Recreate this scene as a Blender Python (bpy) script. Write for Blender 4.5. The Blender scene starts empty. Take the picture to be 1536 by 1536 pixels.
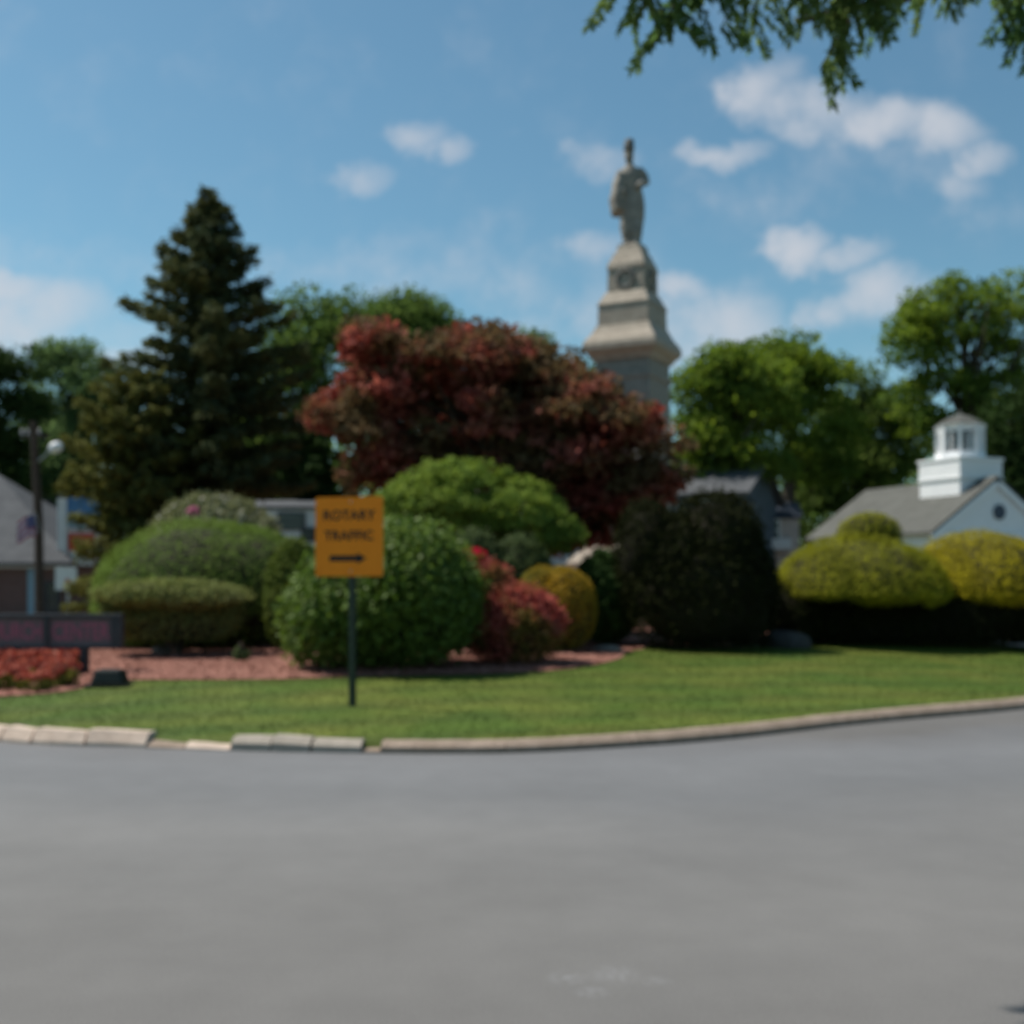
import bpy, bmesh, math, random
import numpy as np
from mathutils import Vector, Matrix

R = math.radians
rng = np.random.default_rng(7)
random.seed(7)
SC = bpy.context.scene
COL = SC.collection

# ------------------------------------------------------------------ camera
F, CX, HZ, CH = 1650.0, 768.0, 870.0, 1.6      # focal length, centre and horizon of the 1536 px photograph, eye height
cam = bpy.data.objects.new("camera", bpy.data.cameras.new("camera"))
COL.objects.link(cam)
cam.location = (0, 0, CH)
cam.rotation_euler = (R(90), 0, 0)
cam.data.sensor_width = 36.0
cam.data.lens = 36.0 * F / 1536.0
cam.data.shift_y = (HZ - 768.0) / 1536.0
cam.data.clip_start = 0.05
cam.data.clip_end = 2000
cam.data.dof.use_dof = True                     # the photograph is out of focus: focused too near
cam.data.dof.focus_distance = 1.1
cam.data.dof.aperture_fstop = 5.2
SC.camera = cam

# ------------------------------------------------------------------ light
SUN = Vector((-0.503, 0.156, 0.850)).normalized()
sun = bpy.data.objects.new("sun", bpy.data.lights.new("sun", 'SUN'))
COL.objects.link(sun)
sun.data.energy = 4.9
sun.data.angle = R(0.53)
sun.data.color = (1.0, 0.95, 0.87)
sun.rotation_euler = (-SUN).to_track_quat('-Z', 'Y').to_euler()

SC.view_settings.view_transform = 'Standard'
SC.view_settings.look = 'None'
SC.view_settings.exposure = 0.24
SC.view_settings.gamma = 1.0
SC.view_settings.use_curve_mapping = False

CLOUDS = [  # px x, px y, radius x, radius y, thickness
    (1155, 130, 48, 46, .85), (1225, 170, 85, 42, .75), (1320, 180, 90, 42, .85), (1400, 190, 80, 48, .85),
    (1478, 238, 46, 40, .75), (1440, 298, 48, 34, .5), (1095, 212, 72, 24, .8), (1195, 357, 45, 34, .9),
    (1272, 376, 62, 25, .75), (1060, 485, 125, 75, .95), (1012, 432, 40, 34, .9), (1312, 447, 88, 50, .85),
    (60, 470, 140, 66, .9), (15, 425, 70, 36, .9), (150, 520, 120, 40, .5), (628, 188, 44, 34, .6), (676, 220, 28, 38, .65),
    (560, 256, 46, 28, .65), (905, 232, 48, 30, .5), (880, 365, 66, 34, .55), (872, 462, 60, 66, .5),
    (800, 440, 40, 36, .45), (800, 500, 60, 34, .5), (185, 556, 110, 22, .7), (600, 395, 420, 60, .36), (150, 380, 300, 40, .30),
    (760, 185, 28, 14, .3), (1250, 260, 260, 60, .26), (1500, 340, 90, 40, .28)]


def make_world():
    w = bpy.data.worlds.new("World")
    SC.world = w
    w.use_nodes = True
    nt = w.node_tree
    nt.nodes.clear()
    N, L = nt.nodes.new, nt.links.new

    def math_(op, a, b=None, c=None, clamp=False):
        n = N('ShaderNodeMath'); n.operation = op; n.use_clamp = clamp
        for i, v in enumerate((a, b, c)):
            if v is None: continue
            if isinstance(v, (int, float)): n.inputs[i].default_value = v
            else: L(v, n.inputs[i])
        return n.outputs[0]
    sky = N('ShaderNodeTexSky')
    sky.sky_type = 'NISHITA'
    sky.sun_disc = False
    sky.sun_elevation = math.asin(SUN.z)
    sky.sun_rotation = math.atan2(SUN.x, SUN.y)
    sky.air_density = 1.0; sky.dust_density = 0.7; sky.ozone_density = 1.2
    tint = N('ShaderNodeMix'); tint.data_type = 'RGBA'; tint.blend_type = 'MULTIPLY'
    tint.inputs[0].default_value = 1.0
    L(sky.outputs[0], tint.inputs[6]); tint.inputs[7].default_value = (0.73, 1.01, 0.96, 1)
    bg = N('ShaderNodeBackground'); L(tint.outputs[2], bg.inputs[0]); bg.inputs[1].default_value = 0.096
    tc = N('ShaderNodeTexCoord')
    sep = N('ShaderNodeSeparateXYZ'); L(tc.outputs['Generated'], sep.inputs[0])
    y = math_('MAXIMUM', sep.outputs[1], 0.02)
    u0 = math_('DIVIDE', sep.outputs[0], y); v0 = math_('DIVIDE', sep.outputs[2], y)
    cmb = N('ShaderNodeCombineXYZ'); L(u0, cmb.inputs[0]); L(v0, cmb.inputs[1])
    nd = N('ShaderNodeTexNoise'); nd.inputs['Scale'].default_value = 7; nd.inputs['Detail'].default_value = 6
    nd.inputs['Roughness'].default_value = .6
    L(cmb.outputs[0], nd.inputs['Vector'])
    sc = N('ShaderNodeSeparateColor'); L(nd.outputs['Color'], sc.inputs[0])
    u = math_('ADD', u0, math_('MULTIPLY', math_('SUBTRACT', sc.outputs[0], .5), .15))
    v = math_('ADD', v0, math_('MULTIPLY', math_('SUBTRACT', sc.outputs[1], .5), .11))
    acc = None
    for (px, py, rx, ry, s) in CLOUDS:
        a = math_('MULTIPLY', math_('SUBTRACT', u, (px - CX) / F), F / rx / 1.35)
        b = math_('MULTIPLY', math_('SUBTRACT', v, (HZ - py) / F), F / ry / 1.35)
        e = math_('ADD', math_('MULTIPLY', a, a), math_('MULTIPLY', b, b))
        m = math_('MULTIPLY', math_('SUBTRACT', 1.0, e, clamp=True), s)
        acc = m if acc is None else math_('SMOOTH_MAX', acc, m, .15)
    n2 = N('ShaderNodeTexNoise'); n2.inputs['Scale'].default_value = 14; n2.inputs['Detail'].default_value = 7
    n2.inputs['Roughness'].default_value = .58
    L(cmb.outputs[0], n2.inputs['Vector'])
    det = math_('ADD', acc, math_('MULTIPLY', math_('SUBTRACT', n2.outputs[0], .5), 1.25))
    mr = N('ShaderNodeMapRange'); mr.interpolation_type = 'SMOOTHSTEP'
    L(det, mr.inputs[0]); mr.inputs[1].default_value = .05; mr.inputs[2].default_value = 1.22
    front = math_('GREATER_THAN', sep.outputs[1], 0.05)
    fac = math_('MULTIPLY', math_('MULTIPLY', mr.outputs[0], front), .88)
    fac = math_('MULTIPLY', fac, math_('MULTIPLY', acc, 6.0, clamp=True))
    cb = N('ShaderNodeBackground'); cb.inputs[0].default_value = (.90, .93, 1.0, 1); cb.inputs[1].default_value = .58
    mix = N('ShaderNodeMixShader'); L(fac, mix.inputs[0]); L(bg.outputs[0], mix.inputs[1]); L(cb.outputs[0], mix.inputs[2])
    out = N('ShaderNodeOutputWorld'); L(mix.outputs[0], out.inputs[0])


make_world()


# ------------------------------------------------------------------ helpers
def P(px, py, Y):
    """a point of the place at distance Y seen at that pixel of the photograph"""
    return Vector(((px - CX) / F * Y, Y, CH + (HZ - py) / F * Y))


def tag(o, label=None, cat=None, group=None, kind=None):
    if label: o["label"] = label
    if cat: o["category"] = cat
    if group: o["group"] = group
    if kind: o["kind"] = kind
    return o


def empty(name, loc, label, cat, group=None, rz=0):
    o = bpy.data.objects.new(name, None)
    COL.objects.link(o)
    o.location = loc
    o.rotation_euler = (0, 0, rz)
    o.empty_display_size = .2
    return tag(o, label, cat, group)


def link(name, me, mat=None, parent=None, loc=None, rz=0):
    o = bpy.data.objects.new(name, me)
    COL.objects.link(o)
    if mat is not None and len(me.materials) == 0: me.materials.append(mat)
    if parent is not None: o.parent = parent
    if loc is not None: o.location = loc
    if rz: o.rotation_euler = (0, 0, rz)
    return o


def bm_obj(name, bm, mat, parent=None, loc=None, rz=0, smooth=False):
    me = bpy.data.meshes.new(name)
    bmesh.ops.recalc_face_normals(bm, faces=bm.faces)
    bm.to_mesh(me); bm.free()
    if smooth:
        me.shade_smooth()
    return link(name, me, mat, parent, loc, rz)


def np_mesh(name, V, Fq):
    """V (n,3), Fq (m,k) with k = 3 or 4"""
    V = np.asarray(V, np.float32); Fq = np.asarray(Fq, np.int32)
    me = bpy.data.meshes.new(name)
    k = Fq.shape[1]; m = len(Fq)
    me.vertices.add(len(V)); me.vertices.foreach_set("co", V.ravel())
    me.loops.add(m * k); me.loops.foreach_set("vertex_index", Fq.ravel())
    me.polygons.add(m)
    me.polygons.foreach_set("loop_start", np.arange(0, m * k, k, dtype=np.int32))
    me.polygons.foreach_set("loop_total", np.full(m, k, np.int32))
    me.update(calc_edges=True); me.validate()
    return me


def box(bm, c, s, rz=0.0, bevel=0.0, taper=None):
    g = bmesh.ops.create_cube(bm, size=1.0)
    vs = g['verts']
    for v in vs:
        t = 1.0
        if taper and v.co.z > 0: t = taper
        v.co = Vector((v.co.x * s[0] * t, v.co.y * s[1] * t, v.co.z * s[2]))
    if bevel:
        es = list({e for v in vs for e in v.link_edges})
        r = bmesh.ops.bevel(bm, geom=es, offset=bevel, segments=2, profile=.6, affect='EDGES')
        vs = list({v for f in r['faces'] for v in f.verts} | {v for v in vs if v.is_valid})
    M = Matrix.Translation(c) @ Matrix.Rotation(rz, 4, 'Z')
    bmesh.ops.transform(bm, matrix=M, verts=[v for v in vs if v.is_valid])


def tube(bm, pts, rad, seg=8, cap=True):
    pts = [Vector(p) for p in pts]
    rings = []
    up = Vector((0.31, 0.17, 0.94))
    for i, p in enumerate(pts):
        d = (pts[min(i + 1, len(pts) - 1)] - pts[max(i - 1, 0)]).normalized()
        a = d.cross(up)
        if a.length < 1e-3: a = d.cross(Vector((1, 0, 0)))
        a.normalize(); b = d.cross(a)
        r = rad[i] if hasattr(rad, '__len__') else rad
        rings.append([bm.verts.new(p + (a * math.cos(t) + b * math.sin(t)) * r)
                      for t in (2 * math.pi * k / seg for k in range(seg))])
    for q in range(len(rings) - 1):
        for k in range(seg):
            bm.faces.new((rings[q][k], rings[q][(k + 1) % seg], rings[q + 1][(k + 1) % seg], rings[q + 1][k]))
    if cap:
        bm.faces.new(rings[0][::-1]); bm.faces.new(rings[-1])


def sections(bm, secs, seg=None):
    """loft: secs = list of (z, half x, half y[, cx, cy]); seg None = square, else ellipse"""
    rings = []
    for s in secs:
        z, hx, hy = s[:3]; cx, cy = (s[3], s[4]) if len(s) > 4 else (0, 0)
        if seg is None: pp = [(-hx, -hy), (hx, -hy), (hx, hy), (-hx, hy)]
        else: pp = [(hx * math.cos(2 * math.pi * k / seg), hy * math.sin(2 * math.pi * k / seg)) for k in range(seg)]
        rings.append([bm.verts.new((cx + x, cy + y, z)) for x, y in pp])
    n = len(rings[0])
    for q in range(len(rings) - 1):
        for k in range(n):
            bm.faces.new((rings[q][k], rings[q][(k + 1) % n], rings[q + 1][(k + 1) % n], rings[q + 1][k]))
    bm.faces.new(rings[0][::-1]); bm.faces.new(rings[-1])


def text_mesh(body, size, bold=0.0, depth=0.002, xscale=1.0, spacing=1.0):
    c = bpy.data.curves.new("lettering", 'FONT')
    c.body = body; c.size = size; c.align_x = 'CENTER'; c.align_y = 'CENTER'
    c.extrude = depth; c.offset = bold; c.space_character = spacing
    o = bpy.data.objects.new("lettering", c); COL.objects.link(o)
    dg = bpy.context.evaluated_depsgraph_get()
    me = bpy.data.meshes.new_from_object(o.evaluated_get(dg))
    bpy.data.objects.remove(o); bpy.data.curves.remove(c)
    # stand it upright, facing -Y
    me.transform(Matrix.Rotation(R(90), 4, 'X') @ Matrix.Diagonal((xscale, 1, 1, 1)))
    me.materials.clear()
    return me


# ------------------------------------------------------------------ materials
def mat(name, col, rough=.8, col2=None, scale=4.0, detail=6.0, bump=0.0, bscale=None, spec=.3, metal=0.0, lo=.35, hi=.65, island=False):
    m = bpy.data.materials.new(name); m.use_nodes = True
    nt = m.node_tree; b = nt.nodes['Principled BSDF']
    b.inputs['Roughness'].default_value = rough
    b.inputs['Specular IOR Level'].default_value = spec
    b.inputs['Metallic'].default_value = metal
    b.inputs['Base Color'].default_value = (*col, 1)
    N, L = nt.nodes.new, nt.links.new
    tc = N('ShaderNodeTexCoord')
    if col2 is not None:
        n = N('ShaderNodeTexNoise'); n.inputs['Scale'].default_value = scale; n.inputs['Detail'].default_value = detail
        n.inputs['Roughness'].default_value = .62
        L(tc.outputs['Object'], n.inputs['Vector'])
        mr = N('ShaderNodeMapRange'); L(n.outputs[0], mr.inputs[0]); mr.inputs[1].default_value = lo; mr.inputs[2].default_value = hi
        mx = N('ShaderNodeMix'); mx.data_type = 'RGBA'
        if island:
            g = N('ShaderNodeNewGeometry'); L(g.outputs['Random Per Island'], mx.inputs[0])
        else:
            L(mr.outputs[0], mx.inputs[0])
        mx.inputs[6].default_value = (*col, 1); mx.inputs[7].default_value = (*col2, 1)
        L(mx.outputs[2], b.inputs['Base Color'])
    if bump:
        n = N('ShaderNodeTexNoise'); n.inputs['Scale'].default_value = bscale or scale * 6; n.inputs['Detail'].default_value = 4
        L(tc.outputs['Object'], n.inputs['Vector'])
        bp = N('ShaderNodeBump'); bp.inputs['Strength'].default_value = bump; bp.inputs['Distance'].default_value = .02
        L(n.outputs[0], bp.inputs['Height']); L(bp.outputs[0], b.inputs['Normal'])
    return m


def leaf_mat(name, c1, c2, c3=None, scale=.7, transl=.3, rough=.85, spec=.05, tcol=None, lo=.45, hi=.62):
    m = bpy.data.materials.new(name); m.use_nodes = True
    nt = m.node_tree; b = nt.nodes['Principled BSDF']; out = nt.nodes['Material Output']
    N, L = nt.nodes.new, nt.links.new
    g = N('ShaderNodeNewGeometry'); tc = N('ShaderNodeTexCoord')
    mx = N('ShaderNodeMix'); mx.data_type = 'RGBA'
    mx.inputs[6].default_value = (*c1, 1); mx.inputs[7].default_value = (*c2, 1)
    L(g.outputs['Random Per Island'], mx.inputs[0])
    colout = mx.outputs[2]
    if c3 is not None:
        n = N('ShaderNodeTexNoise'); n.inputs['Scale'].default_value = scale; n.inputs['Detail'].default_value = 3
        L(tc.outputs['Object'], n.inputs['Vector'])
        mr = N('ShaderNodeMapRange'); L(n.outputs[0], mr.inputs[0]); mr.inputs[1].default_value = lo; mr.inputs[2].default_value = hi
        m3 = N('ShaderNodeMix'); m3.data_type = 'RGBA'; L(mr.outputs[0], m3.inputs[0]); L(colout, m3.inputs[6])
        m3.inputs[7].default_value = (*c3, 1); colout = m3.outputs[2]
    L(colout, b.inputs['Base Color'])
    b.inputs['Roughness'].default_value = rough; b.inputs['Specular IOR Level'].default_value = spec
    t = N('ShaderNodeBsdfTranslucent')
    if tcol is None:
        hs = N('ShaderNodeHueSaturation'); hs.inputs['Value'].default_value = 1.5; hs.inputs['Saturation'].default_value = 1.1
        L(colout, hs.inputs['Color']); L(hs.outputs[0], t.inputs[0])
    else:
        t.inputs[0].default_value = (*tcol, 1)
    ms = N('ShaderNodeMixShader'); ms.inputs[0].default_value = transl
    L(b.outputs[0], ms.inputs[1]); L(t.outputs[0], ms.inputs[2]); L(ms.outputs[0], out.inputs[0])
    return m


def asphalt_mat():
    m = bpy.data.materials.new("asphalt"); m.use_nodes = True
    nt = m.node_tree; b = nt.nodes['Principled BSDF']; N, L = nt.nodes.new, nt.links.new
    tc = N('ShaderNodeTexCoord')

    def noise(scale, detail=4, vec=None, rough=.6):
        n = N('ShaderNodeTexNoise'); n.inputs['Scale'].default_value = scale; n.inputs['Detail'].default_value = detail
        n.inputs['Roughness'].default_value = rough
        L(vec or tc.outputs['Object'], n.inputs['Vector']); return n.outputs[0]

    def rng_(x, a, c, lo, hi):
        r = N('ShaderNodeMapRange'); L(x, r.inputs[0])
        for i, v in enumerate((a, c, lo, hi)): r.inputs[i + 1].default_value = v
        return r.outputs[0]

    def mul(a, c):
        q = N('ShaderNodeMath'); q.operation = 'MULTIPLY'; L(a, q.inputs[0]); L(c, q.inputs[1]); return q.outputs[0]
    mp = N('ShaderNodeMapping'); mp.inputs['Scale'].default_value = (.16, .8, 1); L(tc.outputs['Object'], mp.inputs[0])
    f = rng_(noise(1.0, 5, mp.outputs[0]), .3, .7, .93, 1.05)          # long wear bands along the traffic
    f = mul(f, rng_(noise(.45, 4), .3, .7, .92, 1.07))
    f = mul(f, rng_(noise(3.0, 6), .3, .7, .95, 1.05))
    f = mul(f, rng_(noise(140, 2), .3, .7, .72, 1.28))                   # aggregate
    sp = N('ShaderNodeTexVoronoi'); sp.inputs['Scale'].default_value = 6.0; L(tc.outputs['Object'], sp.inputs['Vector'])
    spot = rng_(sp.outputs['Distance'], .02, .09, 1.0, 0.0)
    cl = rng_(noise(.55, 2), .60, .68, 0, .32)
    spot = mul(spot, cl)
    mx = N('ShaderNodeMix'); mx.data_type = 'RGBA'; mx.blend_type = 'MULTIPLY'; mx.inputs[0].default_value = 1
    cc = N('ShaderNodeCombineColor')
    for i in range(3): L(f, cc.inputs[i])
    mx.inputs[6].default_value = (.146, .143, .141, 1); L(cc.outputs[0], mx.inputs[7])
    vs = N('ShaderNodeVectorMath'); vs.operation = 'SUBTRACT'; L(tc.outputs['Object'], vs.inputs[0]); vs.inputs[1].default_value = (-.5, 3.0, 0)
    vl = N('ShaderNodeVectorMath'); vl.operation = 'LENGTH'; L(vs.outputs[0], vl.inputs[0])
    wob = N('ShaderNodeMath'); wob.operation = 'MULTIPLY_ADD'; L(noise(.35, 3), wob.inputs[0]); wob.inputs[1].default_value = 2.2; L(vl.outputs['Value'], wob.inputs[2])
    rp = N('ShaderNodeValToRGB'); L(rng_(wob.outputs[0], 15.0, 25.0, 0, 1), rp.inputs[0])
    els = rp.color_ramp.elements                                      # lanes circling the rotary: gutter dirt, polished lane, darker outer lane
    els[0].position = .0; els[0].color = (.78, .75, .72, 1); els[1].position = 1.0; els[1].color = (.76, .72, .68, 1)
    for pos, c in ((.06, (.88, .88, .90)), (.16, (.98, 1.0, 1.04)), (.28, (.90, .92, .95)), (.42, (1.03, 1.02, 1.01)), (.58, (.97, .95, .925)), (.75, (.90, .87, .84))):
        e_ = els.new(pos); e_.color = (*c, 1)
    mw = N('ShaderNodeMix'); mw.data_type = 'RGBA'; mw.blend_type = 'MULTIPLY'; mw.inputs[0].default_value = 1
    L(mx.outputs[2], mw.inputs[6]); L(rp.outputs[0], mw.inputs[7]); mx = mw
    for (qx, qy, qr) in ((.22, 4.42, .07), (.42, 4.46, .09), (.31, 4.27, .06), (.58, 4.38, .05), (1.35, 9.2, .05)):      # scuffed chalky spots
        dn = N('ShaderNodeVectorMath'); dn.operation = 'DISTANCE'; L(tc.outputs['Object'], dn.inputs[0]); dn.inputs[1].default_value = (qx, qy - 22.0, 0)
        md_ = rng_(dn.outputs['Value'], qr * .3, qr * 1.4, .20, 0); md_ = mul(md_, rng_(noise(22, 4), .42, .6, 0, 1))
        ad = N('ShaderNodeMath'); ad.operation = 'ADD'; ad.use_clamp = True; L(spot, ad.inputs[0]); L(md_, ad.inputs[1]); spot = ad.outputs[0]
    m2 = N('ShaderNodeMix'); m2.data_type = 'RGBA'; L(spot, m2.inputs[0]); L(mx.outputs[2], m2.inputs[6])
    m2.inputs[7].default_value = (.34, .34, .36, 1)
    L(m2.outputs[2], b.inputs['Base Color'])
    b.inputs['Roughness'].default_value = .82; b.inputs['Specular IOR Level'].default_value = .3
    bp = N('ShaderNodeBump'); bp.inputs['Strength'].default_value = .35; bp.inputs['Distance'].default_value = .004
    L(noise(170, 2), bp.inputs['Height']); L(bp.outputs[0], b.inputs['Normal'])
    return m


def turf_mat(name, blades=False):
    m = bpy.data.materials.new(name); m.use_nodes = True
    nt = m.node_tree; b = nt.nodes['Principled BSDF']; N, L = nt.nodes.new, nt.links.new
    tc = N('ShaderNodeTexCoord')
    n = N('ShaderNodeTexNoise'); n.inputs['Scale'].default_value = .75; n.inputs['Detail'].default_value = 6
    L(tc.outputs['Object'], n.inputs['Vector'])
    mr = N('ShaderNodeMapRange'); L(n.outputs[0], mr.inputs[0]); mr.inputs[1].default_value = .38; mr.inputs[2].default_value = .66
    mx = N('ShaderNodeMix'); mx.data_type = 'RGBA'; L(mr.outputs[0], mx.inputs[0])
    mx.inputs[6].default_value = (.058, .097, .010, 1); mx.inputs[7].default_value = (.102, .120, .017, 1)
    mp = N('ShaderNodeMapping'); mp.inputs['Rotation'].default_value = (0, 0, R(-14)); L(tc.outputs['Object'], mp.inputs[0])
    wv = N('ShaderNodeTexWave'); wv.bands_direction = 'Y'; wv.inputs['Scale'].default_value = .30; wv.inputs['Distortion'].default_value = 1.2
    wv.inputs['Detail'].default_value = 1; L(mp.outputs[0], wv.inputs['Vector'])
    mr2 = N('ShaderNodeMapRange'); L(wv.outputs['Fac'], mr2.inputs[0]); mr2.inputs[3].default_value = .84; mr2.inputs[4].default_value = 1.14
    last = mr2.outputs[0]
    q = N('ShaderNodeMath'); q.operation = 'MULTIPLY'; L(last, q.inputs[0])
    if blades:
        g = N('ShaderNodeNewGeometry'); mr3 = N('ShaderNodeMapRange'); L(g.outputs['Random Per Island'], mr3.inputs[0])
    else:
        n3 = N('ShaderNodeTexNoise'); n3.inputs['Scale'].default_value = 60; L(tc.outputs['Object'], n3.inputs['Vector'])
        mr3 = N('ShaderNodeMapRange'); L(n3.outputs[0], mr3.inputs[0])
    mr3.inputs[3].default_value = .7; mr3.inputs[4].default_value = 1.3
    L(mr3.outputs[0], q.inputs[1])
    cc = N('ShaderNodeCombineColor')
    for i in range(3): L(q.outputs[0], cc.inputs[i])
    m2 = N('ShaderNodeMix'); m2.data_type = 'RGBA'; m2.blend_type = 'MULTIPLY'; m2.inputs[0].default_value = 1
    L(mx.outputs[2], m2.inputs[6]); L(cc.outputs[0], m2.inputs[7]); L(m2.outputs[2], b.inputs['Base Color'])
    b.inputs['Roughness'].default_value = .75; b.inputs['Specular IOR Level'].default_value = .2
    return m


def brick_mat(name, c1, c2, mortar):
    m = bpy.data.materials.new(name); m.use_nodes = True
    nt = m.node_tree; b = nt.nodes['Principled BSDF']; N, L = nt.nodes.new, nt.links.new
    tc = N('ShaderNodeTexCoord'); mp = N('ShaderNodeMapping'); L(tc.outputs['Object'], mp.inputs[0])
    mp.inputs['Rotation'].default_value = (R(90), 0, 0)
    br = N('ShaderNodeTexBrick'); L(mp.outputs[0], br.inputs['Vector'])
    br.inputs['Scale'].default_value = 1.0; br.inputs['Brick Width'].default_value = .22; br.inputs['Row Height'].default_value = .075
    br.inputs['Mortar Size'].default_value = .006
    br.inputs['Color1'].default_value = (*c1, 1); br.inputs['Color2'].default_value = (*c2, 1); br.inputs['Mortar'].default_value = (*mortar, 1)
    L(br.outputs[0], b.inputs['Base Color']); b.inputs['Roughness'].default_value = .9
    return m


def shingle_mat(name, c1, c2):
    m = mat(name, c1, .9, c2, scale=2.2, bump=.3, bscale=25, spec=.15)
    return m


M = dict(
    asphalt=asphalt_mat(), turf=turf_mat("turf"), blades=turf_mat("grass_blades", True),
    soil=mat("field_grass", (.05, .075, .02), .9, (.09, .09, .035), scale=.2),
    mulch=mat("bark_mulch", (.21, .095, .072), .95, (.33, .16, .125), scale=18, bump=.8, bscale=60, spec=.1),
    chip=mat("mulch_chip", (.17, .075, .055), .95, (.43, .22, .17), island=True, spec=.1),
    path=mat("concrete_path", (.34, .27, .23), .9, (.42, .34, .29), scale=3, bump=.2),
    kerb_warm=mat("warm_kerb_stone", (.44, .335, .265), .9, (.58, .455, .37), scale=5, bump=.5, bscale=40),
    kerb_grey=mat("grey_kerb_granite", (.29, .25, .205), .9, (.40, .34, .285), scale=6, bump=.5, bscale=60),
    kerb_tan=mat("tan_kerb_granite", (.235, .175, .13), .9, (.33, .25, .195), scale=6, bump=.5, bscale=60),
    granite=mat("monument_granite", (.30, .25, .20), .85, (.40, .34, .275), scale=5, bump=.25, bscale=70),
    granite_shaded=mat("monument_die_shaded_granite", (.215, .195, .165), .8, (.285, .26, .225), scale=5, bump=.2, bscale=70),  # darker copy of the granite: the cornice's shadow put into the die's colour
    statue=mat("statue_granite", (.18, .165, .145), .85, (.33, .295, .255), scale=4, bump=.25, bscale=40),
    statue_dark=mat("weathered_statue_stone", (.09, .09, .09), .85, (.16, .155, .14), scale=6),
    bronze=mat("weathered_bronze", (.10, .095, .085), .6, (.16, .15, .13), scale=9),
    orange=mat("orange_sign_face", (.86, .225, .006), .55, (.92, .255, .008), scale=3, spec=.25),
    black=mat("black_paint", (.012, .010, .008), .5),
    alu=mat("bare_aluminium", (.5, .5, .5), .45, metal=.8),
    post_green=mat("green_sign_post", (.03, .042, .03), .6, (.05, .06, .04), scale=8),
    dark_metal=mat("dark_sign_frame", (.035, .037, .042), .5, (.05, .052, .058), scale=6),
    panel=mat("message_panel", (.115, .092, .10), .5, (.14, .11, .12), scale=4),
    pink=mat("pink_letters", (.34, .10, .15), .5),
    flood=mat("black_lamp_housing", (.012, .014, .012), .5, (.02, .022, .018), scale=10),
    glass=mat("dark_window_glass", (.02, .024, .03), .12, spec=.6),
    lens=mat("lamp_lens", (.06, .07, .07), .2),
    roof_grey=shingle_mat("grey_shingles", (.070, .072, .077), (.098, .10, .105)),
    roof_blue=shingle_mat("slate_blue_shingles", (.045, .055, .075), (.07, .08, .10)),
    roof_hall=shingle_mat("hall_shingles", (.085, .085, .077), (.110, .110, .10)),
    brick=brick_mat("dark_brick", (.10, .045, .035), (.14, .06, .048), (.16, .14, .13)),
    brick_pink=brick_mat("pale_brick", (.32, .19, .15), (.40, .25, .2), (.4, .36, .33)),
    white=mat("white_clapboard", (.80, .80, .80), .6, (.75, .75, .76), scale=2),
    offwhite=mat("off_white_paint", (.58, .57, .56), .7, (.66, .65, .64), scale=2),
    garage=mat("greyish_white_paint", (.46, .46, .46), .8, (.54, .54, .54), scale=2),
    cream=mat("pinkish_stucco", (.42, .34, .30), .85, (.52, .43, .38), scale=2),
    slate_wall=mat("slate_blue_siding", (.05, .065, .09), .7, (.07, .085, .11), scale=2),
    blue=mat("blue_sign_panel", (.06, .15, .30), .5, (.09, .20, .36), scale=1.5),
    skyblue=mat("pale_blue_door", (.20, .30, .36), .6),
    red=mat("red_sign_panel", (.45, .06, .03), .5),
    wood=mat("pole_wood", (.045, .03, .022), .9, (.07, .05, .038), scale=8, bump=.4),
    galv=mat("galvanised_steel", (.35, .36, .37), .5, metal=.4),
    lamp_white=mat("white_lamp_glass", (.75, .75, .76), .3),
    flag_r=mat("flag_red", (.32, .10, .14), .8), flag_w=mat("flag_white", (.42, .36, .42), .8), flag_b=mat("flag_blue", (.10, .10, .20), .8),
    bark=mat("bark", (.05, .038, .028), .95, (.10, .08, .06), scale=9, bump=.7, bscale=30),
    bark_grey=mat("grey_bark", (.14, .125, .11), .95, (.22, .20, .18), scale=9, bump=.6, bscale=30),
    boulder=mat("boulder_stone", (.036, .033, .030), .9, (.065, .060, .056), scale=4, bump=.6, bscale=20),
    pale_stone=mat("pale_stone", (.17, .14, .115), .9, (.24, .20, .17), scale=6),
)
nt_ = M['white'].node_tree
tc_ = nt_.nodes.new('ShaderNodeTexCoord'); wv_ = nt_.nodes.new('ShaderNodeTexWave'); wv_.bands_direction = 'Z'; wv_.wave_profile = 'SAW'
wv_.inputs['Scale'].default_value = 2.6; nt_.links.new(tc_.outputs['Object'], wv_.inputs['Vector'])
bp_ = nt_.nodes.new('ShaderNodeBump'); bp_.inputs['Strength'].default_value = .5; bp_.inputs['Distance'].default_value = .015
nt_.links.new(wv_.outputs['Fac'], bp_.inputs['Height']); nt_.links.new(bp_.outputs[0], nt_.nodes['Principled BSDF'].inputs['Normal'])
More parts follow.
